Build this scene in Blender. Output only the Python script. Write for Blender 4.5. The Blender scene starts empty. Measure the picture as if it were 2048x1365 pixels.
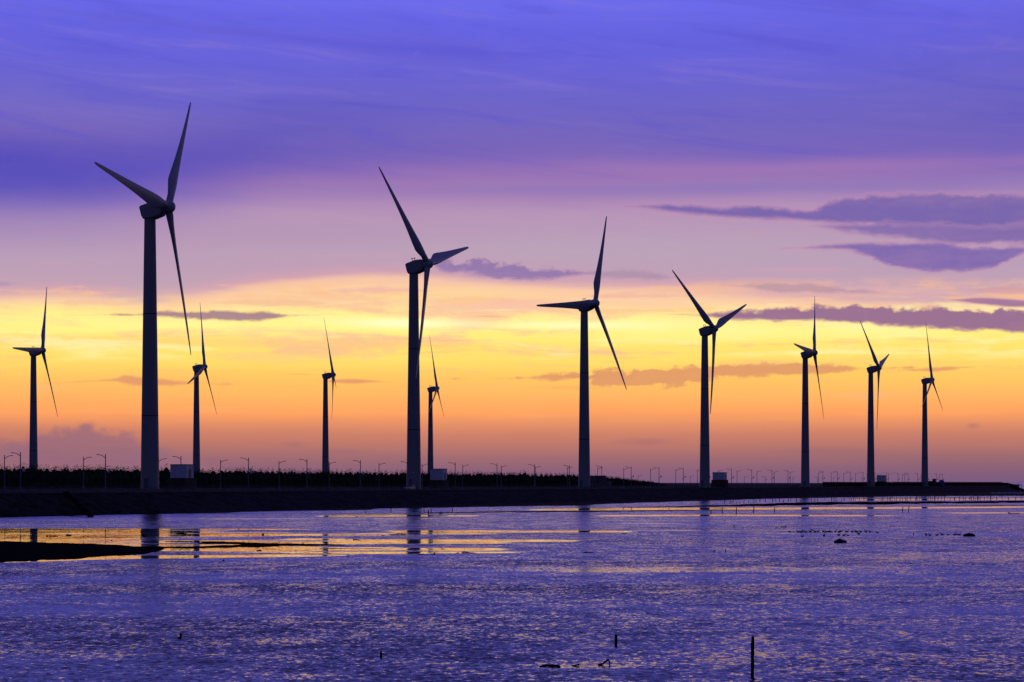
import bpy, math, random
import numpy as np
from mathutils import Vector, Matrix, noise as mnoise

random.seed(7)
rng = np.random.default_rng(7)
C = bpy.context.scene.collection
SC = bpy.context.scene

# ------------------------------------------------------------------ camera
F = 3982.0            # focal length in pixels of the 2048-wide photograph (70 mm on full frame)
HY = 967.0            # row of the horizon
CX = 1024.0
CAMZ = 6.6
cam = bpy.data.cameras.new('camera')
cam.lens = 70.0
cam.sensor_width = 36.0
cam.shift_y = (HY - 682.5) / 2048.0
cam.clip_start = 0.5
cam.clip_end = 120000.0
co = bpy.data.objects.new('camera', cam)
co.location = (0, 0, CAMZ)
co.rotation_euler = (math.radians(90), 0, 0)
C.objects.link(co)
SC.camera = co

SC.view_settings.view_transform = 'Standard'
SC.view_settings.look = 'None'
SC.view_settings.exposure = 0.0
SC.view_settings.gamma = 1.0
SC.cycles.max_bounces = 6
SC.cycles.diffuse_bounces = 2
SC.cycles.glossy_bounces = 3
SC.cycles.sample_clamp_indirect = 6.0


# ------------------------------------------------------------------ node expression helper
class X:
    """a float socket with arithmetic"""
    nt = None

    def __init__(self, s):
        self.s = s

    @staticmethod
    def m(op, *a, clamp=False):
        n = X.nt.nodes.new('ShaderNodeMath')
        n.operation = op
        n.use_clamp = clamp
        for i, v in enumerate(a):
            if isinstance(v, X):
                X.nt.links.new(v.s, n.inputs[i])
            else:
                n.inputs[i].default_value = float(v)
        return X(n.outputs[0])

    def __add__(s, o): return X.m('ADD', s, o)
    def __radd__(s, o): return X.m('ADD', o, s)
    def __sub__(s, o): return X.m('SUBTRACT', s, o)
    def __rsub__(s, o): return X.m('SUBTRACT', o, s)
    def __mul__(s, o): return X.m('MULTIPLY', s, o)
    def __rmul__(s, o): return X.m('MULTIPLY', o, s)
    def __truediv__(s, o): return X.m('DIVIDE', s, o)


def xmin(a, b): return X.m('MINIMUM', a, b)
def xmax(a, b): return X.m('MAXIMUM', a, b)


def sstep(v, a, b):
    n = X.nt.nodes.new('ShaderNodeMapRange')
    n.interpolation_type = 'SMOOTHSTEP'
    X.nt.links.new(v.s, n.inputs[0])
    n.inputs[1].default_value = a
    n.inputs[2].default_value = b
    n.inputs[3].default_value = 0.0
    n.inputs[4].default_value = 1.0
    return X(n.outputs[0])


def s2l(c):
    o = []
    for v in c:
        v /= 255.0
        o.append(v / 12.92 if v <= 0.04045 else ((v + 0.055) / 1.055) ** 2.4)
    return o


def rgb(c):
    n = X.nt.nodes.new('ShaderNodeRGB')
    n.outputs[0].default_value = (*c, 1)
    return n.outputs[0]


def mixc(f, a, b):
    n = X.nt.nodes.new('ShaderNodeMix')
    n.data_type = 'RGBA'
    n.clamp_factor = True
    if isinstance(f, X):
        X.nt.links.new(f.s, n.inputs[0])
    else:
        n.inputs[0].default_value = f
    for k, v in ((6, a), (7, b)):
        if isinstance(v, (list, tuple)):
            n.inputs[k].default_value = (*v, 1)
        else:
            X.nt.links.new(v, n.inputs[k])
    return n.outputs[2]


def vec(x, y, z=0.0):
    n = X.nt.nodes.new('ShaderNodeCombineXYZ')
    for i, v in enumerate((x, y, z)):
        if isinstance(v, X):
            X.nt.links.new(v.s, n.inputs[i])
        else:
            n.inputs[i].default_value = v
    return n.outputs[0]


def noise_tex(v, scale, detail=3.0, rough=0.5, dist=0.0):
    n = X.nt.nodes.new('ShaderNodeTexNoise')
    X.nt.links.new(v, n.inputs['Vector'])
    n.inputs['Scale'].default_value = scale
    n.inputs['Detail'].default_value = detail
    n.inputs['Roughness'].default_value = rough
    n.inputs['Distortion'].default_value = dist
    return n


# ------------------------------------------------------------------ sky (world, by direction)
world = bpy.data.worlds.new('World')
SC.world = world
world.use_nodes = True
X.nt = world.node_tree
X.nt.nodes.clear()
wl = X.nt.links
tc = X.nt.nodes.new('ShaderNodeTexCoord')
sep = X.nt.nodes.new('ShaderNodeSeparateXYZ')
wl.new(tc.outputs['Generated'], sep.inputs[0])
dx, dy, dz = (X(o) for o in sep.outputs)
az = X.m('ARCTAN2', dx, dy)
el = X.m('ARCSINE', dz)
# U, V: compass bearing and altitude of the ray in units of 1/3982 rad (0 of V lies 13.9 degrees up)
U = az * F + CX
V0 = HY - el * F


def px2uv(x, y):
    a = math.atan((x - CX) / F)
    e = math.atan((HY - y) / F * math.cos(a))
    return CX + F * a, HY - F * e


UA, UB = -400.0, 2500.0
UN = (U - UA) / (UB - UA)


def fcurve(pts, lo=-100.0, hi=1000.0):
    n = X.nt.nodes.new('ShaderNodeFloatCurve')
    wl.new(UN.s, n.inputs['Value'])
    cu = n.mapping.curves[0]
    q = [((u - UA) / (UB - UA), (v - lo) / (hi - lo)) for u, v in pts]
    q.sort()
    cu.points[0].location = q[0]
    cu.points[1].location = q[-1]
    for p in q[1:-1]:
        cu.points.new(*p)
    for p in cu.points:
        p.handle_type = 'AUTO_CLAMPED'
    n.mapping.use_clip = False
    n.mapping.update()
    return X(n.outputs[0]) * (hi - lo) + lo


uvv = vec(U, V0, 0.0)
# soft long streaks, ragged fine edges, billows
nst = noise_tex(vec(U * (1 / 520.0), V0 * (1 / 60.0), 3.1), 1.0, 5, 0.55, 0.4)
ST = X(nst.outputs[0]) - 0.5
nfi = noise_tex(vec(U * (1 / 60.0), V0 * (1 / 26.0), 1.7), 1.0, 6, 0.62, 0.3)
FI = X(nfi.outputs[0]) - 0.5
nbi = noise_tex(vec(U * (1 / 26.0), V0 * (1 / 20.0), 7.7), 1.0, 3, 0.55, 0.2)
BI = X(nbi.outputs[0]) - 0.5
nlo = noise_tex(vec(U * (1 / 900.0), V0 * (1 / 190.0), 11.0), 1.0, 3, 0.5, 0.3)
LO = X(nlo.outputs[0]) - 0.5

# wavy lower rim of the high cloud deck, where the lilac gives way to the bright band
edge = fcurve([px2uv(*p) for p in [(-350, 600), (0, 592), (120, 589), (210, 592), (290, 606), (360, 594), (430, 583), (500, 570),
                                   (600, 560), (720, 554), (850, 552), (950, 556), (1100, 563), (1250, 571), (1400, 580),
                                   (1550, 592), (1700, 602), (1850, 606), (2048, 603), (2400, 600)]])
wgt = sstep(V0, 440, 560) * (1.0 - sstep(V0, 600, 690))
V = V0 + (575.0 - edge) * wgt + ST * 44.0 * sstep(V0, 300, 520) * (1.0 - sstep(V0, 760, 900) * 0.75) + LO * 60.0 * (1.0 - sstep(V0, 380, 520))
ramp = X.nt.nodes.new('ShaderNodeValToRGB')
wl.new(((HY - V) / 1100.0).s, ramp.inputs[0])
stops = [(990, (100, 84, 132)), (965, (118, 90, 128)), (940, (134, 96, 121)), (915, (155, 106, 114)), (890, (184, 118, 108)),
         (868, (203, 128, 106)), (848, (226, 143, 104)), (826, (255, 163, 98)), (795, (255, 180, 100)), (760, (255, 198, 100)),
         (725, (255, 220, 106)), (690, (255, 228, 112)), (662, (255, 240, 128)), (640, (255, 238, 146)), (618, (252, 218, 146)),
         (600, (252, 208, 158)), (586, (246, 196, 168)), (570, (206, 158, 178)), (545, (190, 156, 182)), (510, (186, 158, 184)),
         (432, (182, 148, 184)), (400, (168, 132, 182)), (370, (160, 121, 179)), (340, (144, 110, 182)), (310, (128, 105, 185)),
         (270, (120, 104, 190)), (210, (110, 102, 202)), (150, (102, 98, 214)), (90, (100, 98, 224)), (30, (106, 106, 234)),
         (-130, (109, 109, 237))]
stops.sort(key=lambda s: -s[0])
els = ramp.color_ramp.elements
while len(els) < len(stops):
    els.new(0.5)
for e_, (y, c) in zip(els, stops):
    e_.position = (HY - y) / 1100.0
    e_.color = (*s2l(c), 1)
col = ramp.outputs[0]

# mottled, slanting streaks of the high deck
msl = noise_tex(vec((U + V0 * 0.13) * (1 / 420.0), (V0 - U * 0.10) * (1 / 42.0), 21.0), 1.0, 5, 0.6, 0.7)
MS = X(msl.outputs[0]) - 0.5
mgate = 1.0 - sstep(V0, 200, 430) * 0.85 - sstep(V0, 430, 520) * 0.15
col = mixc(sstep(MS, 0.0, 0.22) * mgate * 0.50, col, s2l((88, 84, 206)))
col = mixc(sstep(MS * -1.0, 0.02, 0.24) * mgate * 0.40, col, s2l((142, 122, 208)))

# broad soft tints of the deck
def blob(cu, cv, ru, rv, warp=60.0):
    a = (U - cu) / ru
    b = (V0 + LO * warp - cv) / rv
    return X.m('EXPONENT', (a * a + b * b) * -1.0)

veil = fcurve([px2uv(*p) for p in [(-380, 462), (0, 452), (200, 446), (340, 428), (450, 404), (560, 366), (700, 344), (1000, 342), (1500, 345), (2048, 352), (2400, 350)]])
vd = veil - V0 + LO * 46.0 + ST * 34.0
left_ = 1.0 - sstep(U, 150, 1000) * 0.80
col = mixc(sstep(vd, -75, 110) * (1.0 - sstep(vd, 80, 210)) * left_ * 0.9, col, s2l((80, 76, 186)))
col = mixc(blob(-60, 345, 330, 52) * 0.7, col, s2l((66, 68, 188)))
col = mixc(blob(640, 318, 520, 34, 90) * 0.30, col, s2l((92, 84, 184)))
col = mixc(blob(2100, 250, 420, 150) * 0.45, col, s2l((100, 92, 188)))
col = mixc(blob(1500, 384, 520, 13, 26) * 0.7, col, s2l((138, 118, 186)))
col = mixc(blob(1000, 384, 420, 12, 20) * 0.4, col, s2l((142, 116, 184)))
col = mixc(blob(560, 470, 480, 30, 60) * 0.5, col, s2l((178, 146, 182)))
col = mixc(blob(1600, 345, 600, 14, 40) * 0.5, col, s2l((165, 122, 180)))
col = mixc(blob(1300, 505, 600, 40, 40) * 0.5, col, s2l((186, 166, 186)))
# pink and lilac streaks drifting through the bright band
inband = sstep(V0, 556, 590) * (1.0 - sstep(V0, 690, 740))
pk = sstep(ST + FI * 0.25, -0.01, 0.13)
col = mixc(pk * inband * 0.95, col, s2l((244, 186, 150)))
col = mixc(blob(1010, 608, 210, 17, 60) * 0.95, col, s2l((242, 182, 170)))
col = mixc(blob(600, 600, 260, 14, 60) * 0.75, col, s2l((246, 194, 160)))
col = mixc(blob(1300, 612, 160, 12, 40) * 0.55, col, s2l((245, 190, 172)))
col = mixc(blob(120, 694, 420, 12, 30) * 0.6, col, s2l((250, 192, 124)))
col = mixc(blob(760, 692, 360, 10, 30) * 0.5, col, s2l((252, 204, 118)))
col = mixc(blob(1660, 590, 320, 13, 40) * 0.6, col, s2l((226, 172, 178)))
cream = sstep(V0, 585, 625) * (1.0 - sstep(V0, 700, 745))
col = mixc(sstep(ST * -1.0 + FI * 0.22, 0.03, 0.17) * cream * 0.65, col, s2l((255, 247, 176)))
nw = noise_tex(vec(U * (1 / 240.0), V0 * (1 / 17.0), 31.0), 1.0, 5, 0.62, 0.5)
WS = X(nw.outputs[0]) - 0.5
wg = sstep(V0, 560, 600) * (1.0 - sstep(V0, 800, 860))
col = mixc(sstep(WS, 0.05, 0.2) * wg * 0.42, col, s2l((248, 184, 128)))
col = mixc(sstep(WS * -1.0, 0.06, 0.2) * cream * 0.35, col, s2l((255, 250, 190)))
# hidden sun: hot streaks
col = mixc(blob(810, 648, 130, 11, 26) * 1.0, col, s2l((255, 255, 205)))
col = mixc(blob(1160, 652, 190, 9, 26) * 0.95, col, s2l((255, 252, 190)))
col = mixc(blob(430, 660, 300, 14, 30) * 0.6, col, s2l((255, 248, 150)))
col = mixc(blob(1530, 668, 260, 12, 26) * 0.6, col, s2l((255, 244, 150)))
col = mixc(blob(150, 640, 160, 20, 30) * 0.7, col, s2l((255, 244, 140)))
col = mixc(blob(990, 640, 1500, 60, 20) * 0.14, col, (1.3, 1.1, 0.35))


def cloud(top, bot, core, rim, fine=8.0, bill=0.0, soft=5.0, dens=1.0, rimw=6.0, bleed=0.0):
    soft = soft * 1.5; rimw = rimw * 1.3
    """one drifting cloud: its upper and lower outline by bearing, ragged by noise"""
    global col
    T = fcurve([px2uv(*p) for p in top])
    B = fcurve([px2uv(*p) for p in bot])
    th_ = sstep(B - T, 2.0, 30.0) * 0.60 + 0.40
    gr_ = sstep(B - T, 1.0, 14.0) * 3.5 - 2.0
    up = (V0 - T) + (FI * (fine * 2.4) + BI * (bill * 2.2)) * th_ + gr_
    dn = (B - V0) + (FI * (fine * 2.6) + ST * (fine * 1.8)) * th_ + gr_
    d = xmin(up, dn)
    if rimw > 0:
        col = mixc(sstep(d, -rimw, soft * 0.6) * dens * 0.8, col, s2l(rim))
    inner = s2l(core)
    tint = mixc(sstep(ST + FI * 0.7, -0.15, 0.25) * 0.75, inner, s2l([0.72 * a + 0.28 * b for a, b in zip(core, rim)]))
    col = mixc(sstep(d, -soft * 0.6, soft * 0.7) * dens, col, tint)


# upper deck streak, lens clouds on the right, low bars, puffs
cloud([(300, 44), (480, 62), (700, 80), (850, 86), (960, 96), (1010, 112)], [(300, 46), (480, 70), (700, 100), (850, 116), (960, 120), (1010, 113)],
      (84, 84, 214), (112, 104, 208), fine=22, soft=16, dens=0.75, rimw=14)
cloud([(150, 8), (420, 20), (800, 34), (1100, 52), (1250, 66)], [(150, 9), (420, 40), (800, 62), (1100, 70), (1250, 67)],
      (96, 96, 226), (106, 106, 230), fine=26, soft=18, dens=0.45, rimw=0)
cloud([(1262, 413.5), (1300, 411.5), (1380, 412), (1450, 419), (1500, 416), (1545, 417), (1600, 424.5), (1635, 420), (1655, 408), (1700, 400), (1780, 392), (1900, 391), (2100, 396), (2300, 400)],
      [(1262, 414), (1340, 422), (1450, 432), (1600, 440), (1680, 446), (1740, 448), (1800, 452), (1900, 464), (2000, 470), (2100, 468), (2300, 410)],
      (114, 98, 172), (196, 142, 176), fine=8, bill=8, soft=6, dens=0.95, rimw=8)
cloud([(1640, 452.5), (1700, 450), (1780, 450), (1850, 452), (1950, 455), (2100, 452), (2300, 460)], [(1640, 453.5), (1740, 468), (1850, 480), (1950, 491), (2100, 484), (2300, 462)],
      (120, 102, 172), (196, 144, 176), fine=14, bill=3, soft=8, dens=0.88, rimw=8)
cloud([(1600, 495.5), (1650, 491), (1700, 489), (1800, 488), (1900, 493), (1950, 497), (2048, 496), (2100, 497), (2250, 500)], [(1600, 496.5), (1720, 503), (1760, 520), (1800, 530), (1900, 538), (1980, 534), (2010, 521), (2048, 504), (2100, 501), (2250, 502)],
      (118, 100, 174), (200, 148, 176), fine=12, bill=3, soft=6, dens=0.95, rimw=9)
cloud([(1375, 630), (1440, 627), (1530, 621), (1640, 616), (1700, 615), (1800, 619), (1850, 617), (1950, 624), (2048, 627), (2150, 628), (2300, 640)],
      [(1375, 631), (1450, 637), (1560, 642), (1700, 645), (1800, 655), (1900, 659), (2048, 664), (2150, 664), (2300, 642)],
      (144, 104, 146), (228, 170, 140), fine=10, bill=12, soft=5, dens=0.93, rimw=5)
cloud([(1900, 600), (1950, 597), (2060, 603), (2200, 606)], [(1900, 601), (1960, 607), (2060, 613), (2200, 608)], (160, 118, 158), (226, 170, 160), fine=6, soft=3, rimw=4)
cloud([(865, 531), (900, 520), (930, 524), (960, 519), (1000, 529), (1030, 526), (1060, 537), (1120, 541), (1200, 546)],
      [(865, 533), (900, 542), (960, 549), (1030, 559), (1100, 557), (1200, 548)], (136, 112, 172), (198, 156, 176), fine=14, bill=20, soft=6, dens=0.85, rimw=6)
cloud([(1170, 547), (1230, 543), (1320, 550), (1360, 554)], [(1170, 549), (1230, 556), (1320, 560), (1360, 556)], (166, 138, 168), (198, 160, 176), fine=16, bill=9, soft=6, dens=0.7, rimw=0)
cloud([(1470, 570), (1530, 567), (1640, 572), (1720, 580), (1850, 588)], [(1470, 572), (1530, 580), (1640, 584), (1720, 588), (1850, 590)], (172, 140, 164), (214, 168, 172), fine=18, bill=10, soft=6, dens=0.75, rimw=0)
cloud([(190, 629.5), (300, 626), (330, 622), (400, 626), (480, 624), (540, 628), (610, 631)], [(190, 630.5), (300, 632), (400, 638), (500, 641), (560, 637), (610, 632)],
      (158, 126, 142), (232, 184, 140), fine=12, bill=5, soft=3, dens=0.9, rimw=4)
cloud([(930, 632), (980, 630.5), (1060, 633)], [(930, 633), (980, 635), (1060, 634)], (220, 172, 130), (240, 196, 130), fine=4, soft=2, dens=0.8, rimw=0)
cloud([(990, 756), (1100, 750), (1180, 745), (1280, 742), (1370, 737), (1500, 730), (1600, 732), (1700, 732.5), (1840, 734.5)],
      [(990, 757), (1150, 760), (1230, 769), (1300, 769), (1380, 762), (1450, 752), (1550, 747), (1700, 740), (1840, 736)],
      (214, 144, 106), (250, 182, 104), fine=24, bill=10, soft=5, dens=0.82, rimw=3)
cloud([(140, 764), (230, 757), (260, 753), (290, 757), (400, 765)], [(140, 766), (230, 764), (270, 769), (330, 771), (400, 767)], (224, 150, 110), (250, 180, 104), fine=10, bill=5, soft=4, dens=0.9, rimw=0)
cloud([(545, 748), (600, 747), (650, 749)], [(545, 749), (600, 751), (650, 751)], (226, 150, 106), (250, 180, 104), fine=4, soft=2, dens=0.9, rimw=0)
cloud([(625, 762.5), (700, 758.5), (780, 763)], [(625, 763.5), (700, 767), (780, 765)], (226, 150, 108), (250, 180, 104), fine=5, soft=3, dens=0.9, rimw=0)
cloud([(1800, 741), (1860, 735), (1940, 733)], [(1800, 742), (1860, 744), (1940, 736)], (228, 152, 108), (250, 180, 104), fine=8, soft=3, dens=0.9, rimw=0)
for (wa, wb, wy, wh, cc, rr_) in ((1130, 1420, 592, 5, (238, 180, 168), (246, 196, 160)), (620, 900, 582, 6, (238, 178, 170), (246, 196, 160)), (60, 330, 606, 5, (244, 192, 160), (250, 208, 150)),
                               (1050, 1400, 622, 4, (246, 196, 150), (250, 214, 140)), (1880, 2200, 580, 5, (204, 152, 166), (220, 168, 170)), (380, 700, 606, 5, (244, 190, 150), (250, 210, 150)),
                               (1440, 1760, 540, 5, (200, 160, 182), (196, 160, 182)), (1480, 1540, 470, 3, (200, 150, 172), (196, 156, 180)), (1040, 1240, 776, 4, (246, 176, 100), (250, 182, 102)),
                               (430, 480, 769, 3, (236, 156, 108), (250, 180, 104)), (-100, 60, 568, 6, (176, 144, 176), (196, 156, 178))):
    mid = 0.5 * (wa + wb)
    cloud([(wa, wy), (mid, wy - wh), (wb, wy)], [(wa, wy + 1), (mid, wy + wh), (wb, wy + 1)], cc, rr_, fine=14, bill=4, soft=4, dens=0.7, rimw=0)
cloud([(-350, 880), (0, 882), (60, 876), (90, 862), (140, 858), (172, 849), (200, 862), (245, 872), (300, 890), (380, 915), (480, 960)],
      [(-350, 1000), (0, 1000), (480, 1000)], (128, 97, 128), (190, 122, 112), fine=16, bill=20, soft=16, dens=0.62, rimw=8)
for cxx, cyy, rx, ry in ((1290, 884, 60, 8), (1930, 856, 14, 6), (590, 890, 24, 6), (690, 905, 50, 7), (1650, 905, 120, 8)):
    col = mixc(xmax(blob(cxx, cyy, rx, ry, 14) + FI * 0.5 - 0.15, 0.0) * 0.5, col, s2l((150, 104, 116)))
# a faint grain of thin cloud everywhere
col = mixc(xmax(FI * 1.0 + LO * 0.6, 0.0) * 0.22 * (1.0 - sstep(V0, 520, 560)), col, s2l((150, 126, 196)))

# above the picture and behind the viewer the dome darkens towards night
hi1 = sstep(el, 0.235, 0.50)
hi2 = sstep(el, 0.55, 1.2)
col = mixc(hi1, col, (0.090, 0.075, 0.37))
col = mixc(hi2, col, (0.030, 0.034, 0.20))
front = sstep(X.m('COSINE', az), 0.30, 0.94)
col = mixc(1.0 - front, col, mixc(hi1, (0.024, 0.027, 0.080), (0.034, 0.040, 0.18)))

# the physical dusk sky adds its own faint glow
SUN_EL, SUN_AZ = math.radians(4.2), math.radians(-1.0)
skyt = X.nt.nodes.new('ShaderNodeTexSky')
skyt.sky_type = 'NISHITA'
skyt.sun_disc = False
skyt.sun_elevation = math.radians(0.4)
skyt.sun_rotation = SUN_AZ
bg1 = X.nt.nodes.new('ShaderNodeBackground')
bg2 = X.nt.nodes.new('ShaderNodeBackground')
wl.new(col, bg1.inputs[0])
wl.new(skyt.outputs[0], bg2.inputs[0])
bg1.inputs[1].default_value = 1.0
bg2.inputs[1].default_value = 0.002
add = X.nt.nodes.new('ShaderNodeAddShader')
wl.new(bg1.outputs[0], add.inputs[0])
wl.new(bg2.outputs[0], add.inputs[1])
wo = X.nt.nodes.new('ShaderNodeOutputWorld')
wl.new(add.outputs[0], wo.inputs[0])
world.cycles.sampling_method = 'MANUAL'
world.cycles.sample_map_resolution = 512

# veiled sun behind the bright band
sl = bpy.data.lights.new('sun', 'SUN')
sl.energy = 0.004
sl.angle = math.radians(12)
sl.color = (1.0, 0.78, 0.45)
so = bpy.data.objects.new('sun', sl)
d = Vector((math.sin(SUN_AZ) * math.cos(SUN_EL), math.cos(SUN_AZ) * math.cos(SUN_EL), math.sin(SUN_EL)))
so.rotation_euler = d.to_track_quat('Z', 'Y').to_euler()
C.objects.link(so)


# ------------------------------------------------------------------ materials
def mat(name, colr, rough=0.6, var=0.25, scale=0.6, spec=0.5, metal=0.0, bump=0.0, bscale=4.0, stretch=(1, 1, 1), emit=0.0):
    m = bpy.data.materials.new(name)
    m.use_nodes = True
    X.nt = m.node_tree
    b = m.node_tree.nodes['Principled BSDF']
    t = m.node_tree.nodes.new('ShaderNodeTexCoord')
    mp = m.node_tree.nodes.new('ShaderNodeMapping')
    mp.inputs['Scale'].default_value = stretch
    m.node_tree.links.new(t.outputs['Object'], mp.inputs[0])
    n = noise_tex(mp.outputs[0], scale, 5, 0.6)
    lo = [c * (1 - var) for c in colr]
    hi = [min(1, c * (1 + var)) for c in colr]
    c = mixc(sstep(X(n.outputs[0]), 0.3, 0.7), lo, hi)
    m.node_tree.links.new(c, b.inputs['Base Color'])
    b.inputs['Roughness'].default_value = rough
    b.inputs['Metallic'].default_value = metal
    b.inputs['Specular IOR Level'].default_value = spec
    if bump > 0:
        n2 = noise_tex(mp.outputs[0], bscale, 6, 0.65)
        bp = m.node_tree.nodes.new('ShaderNodeBump')
        bp.inputs['Strength'].default_value = bump
        bp.inputs['Distance'].default_value = 0.3
        m.node_tree.links.new(n2.outputs[0], bp.inputs['Height'])
        m.node_tree.links.new(bp.outputs[0], b.inputs['Normal'])
    return m


M = {
    'tower': mat('tower_paint', (0.32, 0.32, 0.31), 0.55, 0.10, 0.15, 0.3, stretch=(1, 1, 0.15)),
    'blade': mat('blade_gelcoat', (0.40, 0.40, 0.41), 0.42, 0.05, 0.2, 0.35),
    'nacelle': mat('nacelle_shell', (0.34, 0.34, 0.34), 0.45, 0.07, 0.4, 0.4),
    'dark': mat('dark_metal', (0.05, 0.05, 0.055), 0.6, 0.2, 1.0, 0.3),
    'lamp': mat('galvanised_steel', (0.16, 0.16, 0.18), 0.55, 0.15, 1.0, 0.4),
    'lantern': mat('opal_glass', (0.8, 0.8, 0.8), 0.3, 0.03, 1.0, 0.5),
    'shed': mat('shed_paint', (0.72, 0.74, 0.78), 0.5, 0.08, 0.8, 0.5),
    'concrete': mat('weathered_concrete', (0.16, 0.155, 0.15), 0.9, 0.3, 0.5, 0.1, bump=0.2),
    'plinth': mat('brown_masonry', (0.10, 0.075, 0.055), 0.9, 0.3, 0.7, 0.1, bump=0.2),
    'embank': mat('dark_riprap', (0.030, 0.026, 0.023), 0.95, 0.7, 0.35, 0.02, bump=0.6, bscale=0.9),
    'mud': mat('wet_mud', (0.016, 0.015, 0.016), 0.97, 0.4, 0.3, 0.0, bump=0.3, bscale=1.5),
    'leaf': mat('pine_needles', (0.035, 0.045, 0.022), 0.9, 0.4, 0.6, 0.05),
    'wood': mat('wet_wood', (0.02, 0.017, 0.014), 0.85, 0.4, 6.0, 0.1, bump=0.4, bscale=14.0),
    'rock': mat('mud_crusted_rock', (0.022, 0.019, 0.016), 0.95, 0.5, 3.0, 0.05, bump=0.5, bscale=8.0),
    'bird': mat('dark_feathers', (0.025, 0.022, 0.022), 0.8, 0.5, 9.0, 0.1),
    'car': mat('car_paint', (0.30, 0.31, 0.34), 0.3, 0.05, 1.0, 0.5),
    'glass': mat('car_glass', (0.01, 0.01, 0.012), 0.08, 0.0, 1.0, 0.5),
    'tyre': mat('tyre_rubber', (0.02, 0.02, 0.02), 0.9, 0.1, 3.0, 0.1),
    'chrome': mat('lamp_glass', (0.85, 0.85, 0.85), 0.12, 0.02, 1.0, 0.6),
    'blue': mat('blue_tarpaulin', (0.08, 0.12, 0.40), 0.6, 0.2, 1.0, 0.3),
}


# ------------------------------------------------------------------ mesh helpers
class MB:
    def __init__(self):
        self.v, self.f = [], []

    def add(self, vs, fs):
        o = len(self.v)
        self.v.extend(tuple(v) for v in vs)
        self.f.extend(tuple(i + o for i in f) for f in fs)

    def box(self, x0, x1, y0, y1, z0, z1, R=None):
        vs = [Vector((x, y, z)) for z in (z0, z1) for y in (y0, y1) for x in (x0, x1)]
        if R is not None:
            vs = [R @ v for v in vs]
        self.add(vs, [(0, 2, 3, 1), (4, 5, 7, 6), (0, 1, 5, 4), (2, 6, 7, 3), (0, 4, 6, 2), (1, 3, 7, 5)])

    def prism(self, prof, y0, y1):
        """profile in XZ extruded along Y"""
        n = len(prof)
        vs = [(x, y0, z) for x, z in prof] + [(x, y1, z) for x, z in prof]
        fs = [tuple(range(n))[::-1], tuple(range(n, 2 * n))]
        fs += [(i, (i + 1) % n, n + (i + 1) % n, n + i) for i in range(n)]
        self.add(vs, fs)

    def lathe(self, prof, n=24, axis='Z', cap=True):
        """prof: (radius, along) pairs"""
        vs = []
        for r, h in prof:
            for k in range(n):
                a = 2 * math.pi * k / n
                c, s = r * math.cos(a), r * math.sin(a)
                vs.append((c, s, h) if axis == 'Z' else (h, c, s))
        fs = []
        for j in range(len(prof) - 1):
            for k in range(n):
                k2 = (k + 1) % n
                fs.append((j * n + k, j * n + k2, (j + 1) * n + k2, (j + 1) * n + k))
        if cap:
            fs.append(tuple(range(n))[::-1])
            fs.append(tuple((len(prof) - 1) * n + k for k in range(n)))
        self.add(vs, fs)

    def tube(self, pts, rad, n=8, flat=1.0):
        pts = [Vector(p) for p in pts]
        if not hasattr(rad, '__len__'):
            rad = [rad] * len(pts)
        vs, fs = [], []
        ref = None
        for i, p in enumerate(pts):
            t = (pts[min(i + 1, len(pts) - 1)] - pts[max(i - 1, 0)]).normalized()
            if ref is None:
                ref = Vector((0, 0, 1)) if abs(t.z) < 0.9 else Vector((1, 0, 0))
            a = t.cross(ref).normalized()
            b = a.cross(t).normalized()
            ref = b
            for k in range(n):
                w = 2 * math.pi * k / n
                vs.append(p + a * (rad[i] * math.cos(w)) + b * (rad[i] * flat * math.sin(w)))
        for j in range(len(pts) - 1):
            for k in range(n):
                k2 = (k + 1) % n
                fs.append((j * n + k, j * n + k2, (j + 1) * n + k2, (j + 1) * n + k))
        fs.append(tuple(range(n))[::-1])
        fs.append(tuple((len(pts) - 1) * n + k for k in range(n)))
        self.add(vs, fs)

    def build(self, name, m, parent=None, smooth=True, bevel=0.0, angle=40):
        me = bpy.data.meshes.new(name)
        me.from_pydata(self.v, [], self.f)
        me.update()
        if smooth:
            me.polygons.foreach_set('use_smooth', [True] * len(me.polygons))
            try:
                me.set_sharp_from_angle(angle=math.radians(angle))
            except Exception:
                pass
        me.materials.append(m)
        o = bpy.data.objects.new(name, me)
        C.objects.link(o)
        if parent is not None:
            o.parent = parent
        if bevel > 0:
            b = o.modifiers.new('bevel', 'BEVEL')
            b.width = bevel
            b.segments = 3
            b.limit_method = 'ANGLE'
        return o


def tag(o, label=None, cat=None, group=None, kind=None):
    if label: o['label'] = label
    if cat: o['category'] = cat
    if group: o['group'] = group
    if kind: o['kind'] = kind
    return o


def thing(name, label, cat, loc=(0, 0, 0), rz=0.0, group=None):
    o = bpy.data.objects.new(name, None)
    o.empty_display_size = 0.5
    C.objects.link(o)
    o.location = loc
    o.rotation_euler = (0, 0, rz)
    return tag(o, label, cat, group)


def dup(root, loc, rz=None, label=None, group=None, scale=None):
    def cp(o, parent):
        c = o.copy()
        C.objects.link(c)
        if parent is not None:
            c.parent = parent
        for ch in o.children:
            cp(ch, c)
        return c
    r = cp(root, None)
    r.location = loc
    if rz is not None: r.rotation_euler = (0, 0, rz)
    if scale is not None: r.scale = (scale,) * 3 if not hasattr(scale, '__len__') else scale
    if label: r['label'] = label
    if group: r['group'] = group
    return r


XINF = 2710.0                                   # bearing the shore, road and turbine rows run towards
DIR = Vector(((XINF - CX) / F, 1.0, 0)).normalized()
LINE_RZ = math.atan2(DIR.y, DIR.x)


def on_line(K, x, z=0.0):
    """point seen at bearing x on the shore-parallel line K"""
    Y = K / (XINF - x)
    return Vector(((x - CX) / F * Y, Y, z))


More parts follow.
